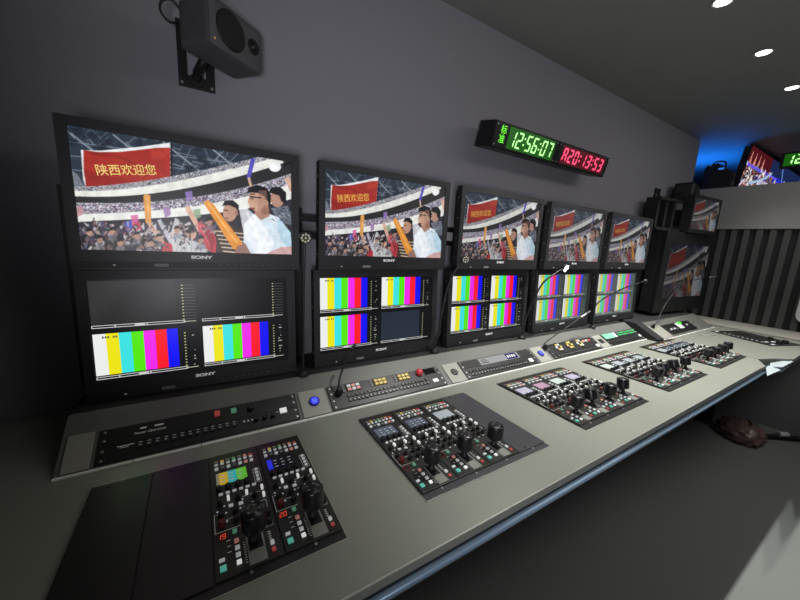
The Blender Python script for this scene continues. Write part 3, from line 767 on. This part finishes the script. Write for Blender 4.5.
blank(.1262, 'black blank cover beside the panel showing 19', M_BLK2)
blank(.0242+.5832+.306, 'bare dark metal blank cover beside the third control panel of the second plate', M_BLKMET)

GRP = 'camera control panels in the desk plates'
def base_rcp():
    t = thing('camera_control_panel', 'x', 'control panel', (0, 0, 0), group=GRP)
    MB().box((.0012, -.320, 0), (.1008, 0, .0038), bev=.0008).build('faceplate', M_RCP, t)
    def B(x, y, w, h, m, name='push_button', d=.0035): return key(t, x, y, w*.84, h*.84, m, name, d, .0039)
    cols1 = [M_GREYB, M_YBTN, M_GREYB, M_GBTN, M_GREYB, M_PBTN, M_RBTN]
    for i in range(7):
        B(.014+i*.0118, -.0275, .0082, .0065, cols1[i]); B(.014+i*.0118, -.0355, .0082, .0045, M_WBTN)
        B(.014+i*.0118, -.0500, .0085, .0085, M_WBTN if i % 2 == 0 else M_PBTN if i > 4 else M_GREYB)
    m_ = MB()
    for i in range(6): m_.box((.010+i*.012, -.0195, .0038), (.0175+i*.012, -.0182, .0040))
    m_.build('print_mark', M_LABELY, t)
    for x in (.015, .032, .050, .067): knob(t, x, -.119, .0052, .010, z=.0039)
    for i in range(6): B(.018+i*.0122, -.1345, .0088, .005, M_WBTN)
    m_ = MB()
    def rect(x0, y0, x1, y1, w=.0008):
        for q in ((x0, y0, x1, y0+w), (x0, y1-w, x1, y1), (x0, y0, x0+w, y1), (x1-w, y0, x1, y1)): m_.box((q[0], q[1], .0038), (q[2], q[3], .0040))
    rect(.0825, -.1285, .0955, -.082)
    for i in range(4): B(.089, -.088-i*.0115, .0075, .0065, M_WBTN)
    for (x, y) in ((.030, -.152), (.063, -.152), (.092, -.151), (.092, -.173)): B(x, y, .0055, .013, M_WBTNL, 'toggle_switch', .006)
    for (x, y) in ((.033, -.173), (.050, -.176)): B(x, y, .0095, .0065, M_WBTN)
    # outlines and printed marks
    m_.box((.004, -.228, .0038), (.0048, -.184, .0040)); m_.box((.004, -.228, .0038), (.044, -.2272, .0040)); m_.box((.004, -.1848, .0038), (.012, -.184, .0040))
    m_.box((.022, -.2035, .0038), (.044, -.2027, .0040)); m_.box((.052, -.186, .0038), (.094, -.1852, .0040)); m_.box((.0932, -.206, .0038), (.094, -.186, .0040))
    for k in range(3): m_.box((.055+k*.012, -.158, .0038), (.062+k*.012, -.1568, .0040)); m_.box((.020, -.252-k*.012, .0038), (.026, -.2508-k*.012, .0040))
    for k in range(9): m_.box((.044, -.268-k*.005, .0038), (.0475, -.2672-k*.005, .0040))
    for k in range(4): m_.box((.0835, -.266-k*.005, .0038), (.088, -.2645-k*.005, .0040))
    m_.build('print_mark', M_LABEL, t)
    for (x, y) in ((.015, -.193), (.039, -.193), (.039, -.214), (.061, -.194), (.078, -.194), (.061, -.214), (.078, -.214), (.090, -.227), (.090, -.247), (.015, -.160), (.046, -.158), (.076, -.166)): knob(t, x, y, .0050, .011, z=.0039)
    knob(t, .015, -.214, .0058, .012, mat('knob_dark_red', (96, 24, 22), .35), z=.0039)
    for (x, y) in ((.024, -.187), (.048, -.187), (.024, -.208), (.050, -.203), (.069, -.203), (.083, -.204), (.053, -.225), (.070, -.224), (.084, -.236), (.022, -.168), (.054, -.165), (.070, -.182), (.010, -.178), (.040, -.184)): MB().cyl((x, y, .0038), (x, y, .0052), .0016, n=8).build('indicator_lamp', M_WBTN, t)
    MB().box((.080, -.255, .0038), (.096, -.239, .0044)).build('knob_plate', M_GREYB, t)
    MB().box((.005, -.247, .0038), (.0215, -.232, .0046)).build('number_window', mat('window_dark_red', (34, 10, 8), .2), t)
    B(.034, -.238, .0085, .0095, M_GBTN)
    for k in range(4): B(.035, -.2595-k*.0143, .0085, .0085, M_WBTNL if k == 3 else M_PBTN if k == 0 else M_WBTN)
    B(.0115, -.287, .010, .006, M_WBTN); B(.0125, -.3025, .011, .011, M_TEAL)
    B(.087, -.291, .0075, .010, M_WBTN); B(.087, -.305, .0075, .008, M_RBTN)
    # iris lever slot
    m_ = MB(); m_.box((.0490, -.316, .0038), (.0515, -.255, .0052)); m_.box((.0735, -.316, .0038), (.076, -.255, .0052)); m_.box((.0515, -.316, .0038), (.0735, -.29, .0046), 0)
    m_.build('lever_slot', M_STEEL, t)
    MB().box((.052, -.290, .0038), (.073, -.250, .0046)).build('slot_gap', M_RUB, t)
    j = MB().lathe([(.0085, .0), (.0085, .006), (.0058, .010), (.0058, .026)], 16).build('joystick', M_RUB, t, (.0610, -.270, .0047))
    k_ = MB().lathe([(.0160, .0225), (.0196, .0240), (.0202, .029), (.0198, .052), (.0195, .0565), (.0178, .0592), (.0060, .0595)], 28).build('joystick_knob', M_JOY, j)
    m_ = MB()
    for a in range(5):
        an = a*2*PI/5; m_.cyl((.0095*math.cos(an), .0095*math.sin(an), .0592), (.0095*math.cos(an), .0095*math.sin(an), .0599), .0020, n=8)
    m_.build('knob_mark', mat('mark_grey', (110, 110, 110), .4), j)
    return t
proto = base_rcp()
PROTO_USED = [False]
def lcd(t, kind):
    if kind == 'yellow':
        m_ = MB(); zz = .0039
        for k, mi in enumerate((0, 1, 2, 3)):
            a = (.012, .0175, .034, .0505, .0705)[k]; b = (.012, .0175, .034, .0505, .0705)[k+1]
            m_.box((a, -.105, zz), (b, -.066, zz+.0008), mi)
        for i in range(3):
            for j in range(3): m_.box((.020+i*.0165, -.076-j*.011, zz+.0008), (.028+i*.0165, -.0735-j*.011, zz+.0010), 4)
        m_.build('touch_screen', [mat('lcd_grey', (130, 120, 100), .3, emit=(130, 122, 105), estr=.5, sample=False), mat('lcd_ochre', (170, 140, 30), .3, emit=(176, 146, 34), estr=.75, sample=False),
                 mat('lcd_teal', (40, 140, 140), .3, emit=(46, 150, 156), estr=.75, sample=False), mat('lcd_green', (70, 150, 30), .3, emit=(84, 166, 40), estr=.75, sample=False), M_WBTN], t)
        return
    base = {'dark': ((26, 28, 32), (26, 28, 34), .3), 'slate': ((66, 72, 84), (84, 92, 110), .55), 'slate2': ((70, 76, 86), (84, 90, 104), .5), 'pale': ((130, 136, 140), (150, 158, 160), .6),
            'mint': ((150, 160, 155), (170, 186, 178), .6), 'pink': ((140, 112, 126), (160, 128, 146), .5), 'lilac': ((140, 136, 150), (164, 160, 178), .6)}[kind]
    mm = [mat('lcd_'+kind, base[0], .25, emit=base[1], estr=base[2], sample=False), M_WBTN, M_BLUEL, mat('lcd_line', (120, 126, 134), .3, emit=(130, 138, 146), estr=.4, sample=False)]
    m_ = MB(); zz = .0039
    m_.box((.012, -.105, zz), (.0705, -.066, zz+.0008), 0)
    if kind == 'dark': m_.box((.012, -.104, zz+.0008), (.022, -.069, zz+.0010), 2)
    for i in range(3):
        for j in range(3): m_.box((.026+i*.0155, -.077-j*.011, zz+.0008), (.033+i*.0155-.002*((i+j) % 2), -.0752-j*.011, zz+.0010), 1 if kind in ('dark', 'slate', 'slate2') else 3)
    m_.build('touch_screen', mm, t)
def rcp(i, slot, label, kind, lean=0.0, num=None):
    loc = (.0242+.5832*i+.102*slot, -.2225, ZP)
    if not PROTO_USED[0]:
        t = proto; PROTO_USED[0] = True; t.location = loc; t['label'] = label
    else: t = dup(PCLEAN, loc, label, GRP)
    for c in t.children:
        if c.name.startswith('joystick'): c.rotation_euler = (D2R(-lean), 0, 0)
    return t, kind, num
PCLEAN = proto
todo = []
todo.append(rcp(0, 2, 'camera control panel showing red number 19 with a yellow and teal touch screen', 'yellow', 0, '19'))
todo.append(rcp(0, 3, 'camera control panel showing red number 20 with a blue-edged dark touch screen', 'dark', 4, '20'))
for s_, nm in enumerate(('first', 'second', 'third')):
    todo.append(rcp(1, s_, f'camera control panel beside a bare metal cover, {nm} one from the near end', ['slate', 'slate2', 'pale'][s_], [0, 3, -2][s_]))
ordn = ['first', 'second', 'third', 'fourth']
for s_ in range(4):
    todo.append(rcp(2, s_, f'camera control panel, {ordn[s_]} of four in the third desk plate' + [', pale lilac screen', ', pink screen', ', mint screen', ', lilac screen'][s_], ['lilac', 'pink', 'mint', 'lilac'][s_], [0, 20, 0, 9][s_]))
for s_ in range(4):
    todo.append(rcp(3, s_, f'camera control panel, {ordn[s_]} of four in the fourth plate along the desk', ['mint', 'pale', 'pale', 'pale'][s_], [0, 26, 24, 10][s_]))
for s_ in range(4):
    todo.append(rcp(4, s_, f'camera control panel, {ordn[s_]} of four in the last plate of the main desk', ['pale', 'slate2', 'slate', 'slate2'][s_], [2, 0, 3, 5][s_]))
for t, kind, num in todo:
    lcd(t, kind)
    m_ = MB()
    if num:
        for k, ch in enumerate(num): digit(m_, ch, .0065+k*.0072, -.2455, .0055, .0115, .0012, T(0, 0, .0048), 0, .1)
        m_.build('number_digits', M_REDLED, t)
    else:
        for q in ((.006, -.246, .0205, -.2455), (.006, -.2335, .0205, -.233), (.006, -.246, .0065, -.233), (.020, -.246, .0205, -.233)): m_.box((q[0], q[1], .0046), (q[2], q[3], .0048))
        m_.build('number_outline', M_REDDIM, t)

# flush strip panel on the end desk
t = thing('switch_panel', 'dark flush switch panel with a row of pale keys on the end desk', 'control panel', (3.44, -.452, .0005), (0, 0, D2R(-20)))
MB().box((-.14, -.170, 0), (.14, .170, .003), bev=.0008).build('faceplate', M_BLK2, t)
for i in range(9): key(t, -.095, .11-i*.026, .009, .008, M_WBTN, z=.0031, d=.002)
for i in range(4): key(t, .02, .13-i*.03, .02, .016, M_KEYD, z=.0031)
for (x, y) in ((.04, -.06), (.05, -.13), (-.02, -.14)): knob(t, x, y, .014, .022, z=.0031)
for (x, y) in ((-.06, -.10), (-.09, -.150), (.0, -.10), (-.11, .150)): key(t, x, y, .024, .013, M_WBTN, z=.0031, d=.003)
t = MB().box((-.06, -.012, 0), (.06, .012, .004), bev=.001); o = t.build('cable_cover', M_DESKEDGE); o.location = (3.18, -.285, .0006); o.rotation_euler = (0, 0, -.3)
tag(o, 'small pale cover strip lying beside the flush switch panel', 'strip')

# ------------------------------------------------------------------ gooseneck lamps and microphones
def lamp(label, base, path, head_dir, lit, head_r=.016):
    t = thing('gooseneck_lamp', label, 'lamp', base, group='gooseneck lamps between the monitors')
    MB().lathe([(.019, 0), (.0185, .006), (.010, .012), (.007, .016)], 20).build('base', M_RUB, t)
    b = Vector(base); pts = spline([Vector((0, 0, .010))] + [Vector(p)-b for p in path], 14)
    MB().tube(pts, .0042, 10).build('stem', M_BLK, t)
    tip = Vector(path[-1])-b; d = Vector(head_dir).normalized()
    q = d.to_track_quat('Z', 'Y').to_matrix().to_4x4()
    h = MB().lathe([(.006, -.012), (head_r*.8, -.008), (head_r, -.002), (head_r, .006), (head_r*.9, .0075)], 24).build('lamp_head', M_BLK, t)
    h.matrix_local = T(*tip) @ q
    m_ = MB()
    for k in range(9):
        a = k*2*PI/8; rr = head_r*.62 if k < 8 else 0
        m_.cyl((rr*math.cos(a), rr*math.sin(a), .0072), (rr*math.cos(a), rr*math.sin(a), .0092), head_r*.19, n=10)
    m_.build('led_cluster', M_WHLIT if lit else M_LEDOFF, h)
    return t
lamp('unlit gooseneck lamp standing straight between the first two monitor columns', (.504, -.004, ZS+.001), [(.505, -.006, .25), (.501, -.03, .50), (.5005, -.042, .522)], (-.1, -.9, -.35), False, .018)
lamp('unlit gooseneck lamp curving in front of the third upper monitor', (1.047, .004, ZS+.001), [(1.060, .0, .18), (1.075, -.015, .35), (1.10, -.04, .44), (1.123, -.05, .468)], (-.35, -.9, -.1), False)
l3 = lamp('lit gooseneck lamp glowing white before the fourth monitor column', (1.590, .0, ZS+.001), [(1.60, -.01, .20), (1.625, -.05, .355), (1.69, -.075, .415), (1.76, -.07, .4385)], (.1, -.9, -.4), True, .020)
lamp('gooseneck lamp bent low across the fifth lower monitor', (2.214, -.011, ZS+.001), [(2.17, -.03, .17), (2.16, -.05, .24), (2.38, -.05, .305), (2.66, -.06, .356)], (.5, -.6, -.5), False, .013)
def mic(label, base, path, head=.055, rot=(SA, 0, 0)):
    t = thing('gooseneck_microphone', label, 'microphone', base, group='gooseneck microphones on the riser')
    o = MB().lathe([(.011, 0), (.011, .01), (.008, .02), (.006, .026)], 16).build('base', M_RUB, t); o.rotation_euler = rot
    b = Vector(base); pts = spline([Vector((0, 0, .008))] + [Vector(p)-b for p in path], 14)
    MB().tube(pts[:-6], .0032, 8).build('stem', M_BLK, t)
    MB().tube([pts[-8], pts[-4], pts[-1]], .0055, 10, r1=.0048).build('capsule', M_SIL if head else M_BLK, t)
    return t
mic('black gooseneck microphone rising from the panel with three lit clusters', (.592, Y0+.06*cS, .06*sS+.005), [(.60, -.085, .085), (.63, -.07, .14), (.664, -.055, .18)], 0)
mic('gooseneck microphone leaning from the panel with round dials', (1.6602, Y0+.075*cS, .075*sS+.005), [(1.68, -.08, .075), (1.85, -.09, .15), (2.02, -.085, .206)], 1)
mic('long gooseneck microphone reaching across the large turned monitor', (2.735, YE+.10*cS, .10*sS+.008), [(2.76, -.13, .09), (2.90, -.11, .20), (3.2, -.08, .325), (3.55, -.08, .360), (3.88, -.08, .376)], 1)

# ------------------------------------------------------------------ wall clock
ck = thing('wall_clock', 'black double digital clock with green time and red count on the monitor wall', 'clock', (1.318, .066, .942), (.22, 0, 0))
CW, CH = .905, .1055
MB().box((0, .0, 0), (.437, .098, CH), bev=.003).build('green_case', M_CLOCK, ck)
MB().box((.440, .0, 0), (CW, .098, CH), bev=.003).build('red_case', M_CLOCK, ck)
MB().box((.004, -.002, .004), (.434, -.0002, CH-.004)).build('green_face', M_CLKFACE, ck)
MB().box((.443, -.002, .004), (CW-.004, -.0002, CH-.004)).build('red_face', M_CLKFACE, ck)
for x in (.012, .426, .452, CW-.012):
    for z in (.014, CH-.014): MB().cyl((x, -.0045, z), (x, -.0021, z), .0034, .0028, n=10).build('screw', M_SIL, ck)
for x in (.15, .75): MB().box((x, .0985, .02), (x+.03, .112, .06)).build('wall_mount', M_BLK, ck)
MB().box((.088, -.0026, .010), (.412, -.0021, .096)).build('green_window', M_GBACK, ck)
m_ = MB(); x = .094
for ch in '12:56:07':
    digit(m_, ch, x, .0190, .034, .066, .0072, T(0, -.0034, 0) @ FACE, 0, .17); x += .019 if ch == ':' else .0450
    if ch == ':': pass
m_.build('green_digits', M_GLED, ck)
m_ = MB(); m_.text('标', .037, T(.053, -.0034, .074) @ FACE, 0, bold=.0003); m_.text('准', .037, T(.050, -.0034, .037) @ FACE, 0, bold=.0003); m_.build('green_characters', mat('led_green_text', (20, 90, 20), .4, emit=(110, 235, 60), estr=1.3), ck)
MB().box((.478, -.0026, .012), (.870, -.0021, .094)).build('red_window', M_RBACK, ck)
m_ = MB(); x = .484
for ch in 'A20:13:53':
    digit(m_, ch, x, .0220, .034, .062, .0085, T(0, -.0034, 0) @ FACE, 0, .13); x += .022 if ch == ':' else .0475
m_.build('red_digits', M_RLED, ck)

# ------------------------------------------------------------------ wall speakers
def speaker(label, origin, yaw, plate_c, s=1.0, pitch=0, m=None):
    L, H, D = .172*s, .115*s, .11*s
    t = thing('wall_speaker', label, 'speaker', origin, (0, pitch, yaw))
    m_ = MB(); m_.box((0, 0, 0), (L, D, H), bev=.016*s); m_.build('cabinet', m or M_SPK, t)
    w = MB().lathe([(.045*s, 0), (.042*s, .003*s), (.040*s, .0)], 32); w.lathe([(.040*s, .0005), (.034*s, -.001), (.015*s, -.006), (.001, -.004)], 32)
    a = w.build('woofer', M_CONE, t); a.matrix_local = T(.062*s, -.0012, H/2) @ RX(PI/2)
    w = MB().lathe([(.019*s, 0), (.018*s, .0025*s), (.012*s, .0)], 24); w.sphere((0, 0, -.002*s), .009*s)
    a = w.build('tweeter', M_CONE, t); a.matrix_local = T(.135*s, -.0012, H/2) @ RX(PI/2)
    MB().sphere((.012*s, -.001, .016*s), .0028*s, n=8, m=6).build('power_lamp', M_LABELY, t)
    return t
def add_bracket(t, lo, hi, arm):
    """wall plate with window, given in world coordinates"""
    inv = t.matrix_basis.inverted() if False else None
sp = speaker('black compact wall speaker on a bracket above the first upper monitor', (.281, -.006, .975), .655, None, 1.0)
sp_br = []
def bracket(t, x0, x1, z0, z1, target):
    M = T(*t.location) @ t.rotation_euler.to_matrix().to_4x4(); I = M.inverted()
    m_ = MB(); y0, y1 = YB-.010, YB-.0005; b = .022
    m_.box((x0, y0, z0), (x1, y1, z0+.03), 0, I); m_.box((x0, y0, z1-.03), (x1, y1, z1), 0, I); m_.box((x0, y0, z0+.03), (x0+b, y1, z1-.03), 0, I); m_.box((x1-b, y0, z0+.03), (x1, y1, z1-.03), 0, I)
    m_.build('wall_mount', M_BLK, t)
    m_ = MB(); xm = (x0+x1)/2
    m_.tube([(xm, y0+.002, z0+.02), (xm, y0-.03, z0+.03), target], .011, 12, M=I); m_.cyl((xm, y0-.01, z0+.02), (xm, y0, z0+.02), .018, n=16, M=I); m_.build('mount_arm', M_BLK, t)
    for (x, z) in ((x0+.008, z0+.008), (x1-.008, z0+.008)): MB().cyl((x, y0-.002, z), (x, y0, z), .004, n=10, M=I).build('screw', M_GREYB, t)
bracket(sp, .207, .297, .930, 1.098, (.29, .10, 1.02))
M = T(*sp.location) @ sp.rotation_euler.to_matrix().to_4x4()
MB().tube(spline([(.226, .08, 1.062), (.205, .075, 1.078), (.185, .08, 1.072), (.180, .085, 1.052), (.196, .09, 1.036), (.222, .10, 1.045)], 12), .003, 8, M=M.inverted()).build('cable', M_RUB, sp)
sp2 = speaker('small black speaker on a wall bracket above the end monitors', (3.42, .03, .945), .15, None, 1.15, m=M_BLK)
bracket(sp2, 3.20, 3.28, .86, 1.02, (3.42, .10, 1.0))

# ------------------------------------------------------------------ things beyond the fascia
ZS2 = 1.1095
t = thing('equipment_case', 'black equipment case with sloped lid standing on top of the grey fascia', 'case', (4.022, .010, ZS2))
m_ = MB(); m_.prism([(0, 0), (.178, 0), (.178, .17), (.165, .195), (.095, .205), (.03, .155), (.0, .13)], 'x', .005, .115); m_.build('body', M_BLK, t)
MB().box((.0, .05, .150), (.0045, .085, .163)).build('blue_lamp', mat('lamp_blue', (40, 110, 200), .3, emit=(60, 140, 230), estr=.7, sample=False), t)
MB().tube(spline([(.06, .055, .180), (.06, .07, .222), (.06, .13, .228), (.06, .15, .20)], 10), .006, 8).build('handle', M_RUB, t)
MB().sphere((.004, .14, .19), .004, n=8, m=6).build('indicator_lamp', M_LABEL, t)  # white bead painting a small highlight on the case, no lamp
t = thing('video_wall', 'long display wall showing a colourful stage, seen above the grey fascia', 'display', (4.168, -.012, 1.10), (D2R(6), 0, 0))
m_ = MB(); VW, VH = 2.6, .345
m_.box((0, 0, 0), (VW+.03, .01, .012)); m_.box((0, 0, VH+.012), (VW+.03, .01, VH+.016)); m_.box((0, 0, .012), (.004, .01, VH+.012)); m_.box((VW+.014, 0, .012), (VW+.03, .01, VH+.012)); m_.build('bezel', M_BLK, t)
MB().box((.05, .0102, .002), (VW+.028, .06, VH+.018)).build('rear_body', M_BODY, t)
MB().box((.4, .0602, .1), (2.2, .205, .2)).build('wall_mount', M_BLK, t)
s = bpy.data.objects.new('screen', ME_STAGE); COL.objects.link(s); s.parent = t; s.location = (.0045, .004, .012); s.data.materials.append(mat_screen('screen_stage', .95))
t = thing('digital_clock', 'black clock with green digits above the fascia at the picture edge', 'clock', (4.12, -.235, 1.235), (0, 0, D2R(-90)))
MB().box((0, 0, 0), (.5, .06, .11), bev=.003).build('case', M_CLOCK, t)
MB().box((.02, -.002, .012), (.45, -.0004, .098)).build('green_window', M_GBACK, t)
m_ = MB(); x = .030
for ch in '12:56:07':
    digit(m_, ch, x, .022, .034, .066, .009, T(0, -.003, 0) @ FACE, 0, .12); x += .018 if ch == ':' else .046
m_.build('green_digits', M_GLED, t)
MB().box((.20, .02, .1102), (.24, .05, ZC-1.235-.0005)).build('ceiling_mount', M_BLK, t)
# pale rounded panel near the frame edge
m_ = MB(); pts = []
R_, hh, ww = .06, .40, .34
for cx, cz, a0 in ((ww-R_, hh-R_, 0), (R_, hh-R_, 90), (R_, R_, 180), (ww-R_, R_, 270)):
    for k in range(7):
        a = D2R(a0+k*15); pts.append((cx+R_*math.cos(a), cz+R_*math.sin(a)))
m_.prism(pts, 'x', 0, .03); o = m_.build('wall_panel', M_PALE); o.location = (XP-.056, -.530-ww, .085)
tag(o, 'pale rounded panel fixed on the ribbed wall at the picture edge', 'panel')

# ------------------------------------------------------------------ ceiling downlights
for i, x in enumerate((.85, 1.408, 1.965, 2.522, 3.092, 3.65)):
    t = thing('ceiling_downlight', ['round ceiling downlight above the near end of the desk', 'round ceiling downlight above the second desk plate', 'round lit ceiling downlight at the top edge, first of the visible row', 'round lit ceiling downlight in the middle of the visible row', 'round lit ceiling downlight, third of the visible row towards the far end', 'round ceiling downlight nearest the ribbed partition'][i], 'ceiling light', (x, -.42, ZC), group='downlights along the ceiling')
    MB().lathe([(.030, -.0005), (.036, -.002), (.037, -.006), (.030, -.007), (.026, -.003)], 24).build('trim_ring', M_SOFF, t)
    MB().cyl((0, 0, -.0045), (0, 0, -.0025), .0255, n=24).build('lens', mat('downlight_lens', (255, 250, 240), .4, emit=(255, 250, 238), estr=14), t)

# ------------------------------------------------------------------ bag and cord on the floor
rng = np.random.RandomState(5)
bm = bmesh.new(); bmesh.ops.create_icosphere(bm, subdivisions=4, radius=1)
for v in bm.verts:
    n = v.co.normalized(); a = math.sin(n.x*7+1)*math.sin(n.y*9+2)*math.sin(n.z*8) + .6*math.sin(n.x*17+n.z*13)*math.sin(n.y*15)
    r_ = 1+.13*a; v.co = Vector((n.x*.20*r_, n.y*.16*r_, max(-.055, n.z*.10*r_)))
    v.co.z += .055
me = bpy.data.meshes.new('plastic_bag'); bm.to_mesh(me); bm.free()
for p in me.polygons: p.use_smooth = True
bag = bpy.data.objects.new('plastic_bag', me); COL.objects.link(bag); bag.location = (3.60, -.47, ZF+.001); bag.scale = (.78, .8, .9); bag.rotation_euler = (0, 0, .5)
mb_ = mat('bag_brown_gloss', (104, 84, 80), .3, 0, .85, 16, .6)
me.materials.append(mb_); tag(bag, 'crumpled brownish plastic bag lying on the dark carpet under the desk end', 'bag')
MB().tube(spline([(-.12, .02, .10), (-.05, -.04, .15), (.06, -.03, .145), (.13, .03, .09)], 10), .008, 8).build('bag_handle', mat('bag_handle_dark', (34, 24, 26), .3), bag)
t = thing('cable_bundle', 'dark cable bundle with pale plugs beside the plastic bag on the carpet', 'cable', (3.84, -.66, ZF+.001))
MB().tube(spline([(-.10, .10, .02), (.0, .03, .03), (.10, -.04, .022), (.22, -.10, .02), (.40, -.16, .02)], 12), .018, 10).build('cable', M_RUB, t)
MB().tube([(-.02, .035, .05), (.03, .0, .052)], .018, 10).build('plug', M_PALE, t)
MB().tube([(.09, -.045, .045), (.14, -.075, .044)], .016, 10).build('plug', M_SIL, t)

# ------------------------------------------------------------------ lights
def spot(name, loc, target, energy, size, blend, col=(1, .97, .92), r=.03):
    l = bpy.data.lights.new(name, 'SPOT'); l.energy = energy; l.spot_size = size; l.spot_blend = blend; l.color = col; l.shadow_soft_size = r
    o = bpy.data.objects.new(name, l); COL.objects.link(o); o.location = loc
    o.rotation_euler = (Vector(target)-Vector(loc)).to_track_quat('-Z', 'Y').to_euler(); return o
for x, e in ((.85, 6), (1.408, 70), (1.965, 78), (2.522, 76), (3.092, 62), (3.65, 12)):
    spot('downlight_lamp', (x, -.345, ZC-.014), (x, -.345, 0), e, D2R(76), .7, (1, .985, .955), .016)
def area(name, loc, target, energy, sx, sy, col):
    l = bpy.data.lights.new(name, 'AREA'); l.shape = 'RECTANGLE'; l.size = sx; l.size_y = sy; l.energy = energy; l.color = col
    o = bpy.data.objects.new(name, l); COL.objects.link(o); o.location = loc
    o.rotation_euler = (Vector(target)-Vector(loc)).to_track_quat('-Z', 'Y').to_euler(); return o
area('ceiling_fill_light', (2.5, -1.25, 1.46), (2.4, -.85, -.3), 24, 2.6, .8, (1, .97, .95))  # unseen area fill added to brighten wall, desk and floor
area('blue_strip_lamp', (4.55, .42, 1.16), (4.50, .40, 1.6), 11, .7, .5, (.01, .20, 1.0))
spot('lit_gooseneck_lamp', (1.775, -.077, .433), (1.95, -.3, .2), 1.0, D2R(120), .5, (1, 1, 1), .01)

spot('side_room_lamp', (.05, -1.45, .36), (1.55, .2, 1.20), 62, D2R(104), 1.0, (.93, .93, 1.0), .16)
w = bpy.data.worlds.new('world'); SC.world = w; w.use_nodes = True
w.node_tree.nodes['Background'].inputs[0].default_value = (.03, .03, .035, 1); w.node_tree.nodes['Background'].inputs[1].default_value = .2

# ------------------------------------------------------------------ camera
yaw, pitch, roll, f = .5554, -.177, .0526, 327.261
cy_, sy_ = math.cos(yaw), math.sin(yaw); cp, sp_ = math.cos(pitch), math.sin(pitch)
fw = Vector((sy_*cp, cy_*cp, sp_)); rt = Vector((cy_, -sy_, 0)); up = rt.cross(fw)
c, s_ = math.cos(roll), math.sin(roll)
rt, up = c*rt+s_*up, -s_*rt+c*up
cam = bpy.data.cameras.new('camera'); co = bpy.data.objects.new('camera', cam); COL.objects.link(co)
cam.sensor_width = 36; cam.lens = f/800*36; cam.clip_start = .02
m4 = Matrix(((rt.x, up.x, -fw.x, .231), (rt.y, up.y, -fw.y, -1.0202), (rt.z, up.z, -fw.z, .5238), (0, 0, 0, 1)))
co.matrix_world = m4
SC.camera = co
SC.view_settings.view_transform = 'Standard'
SC.view_settings.look = 'None'
SC.cycles.max_bounces = 8
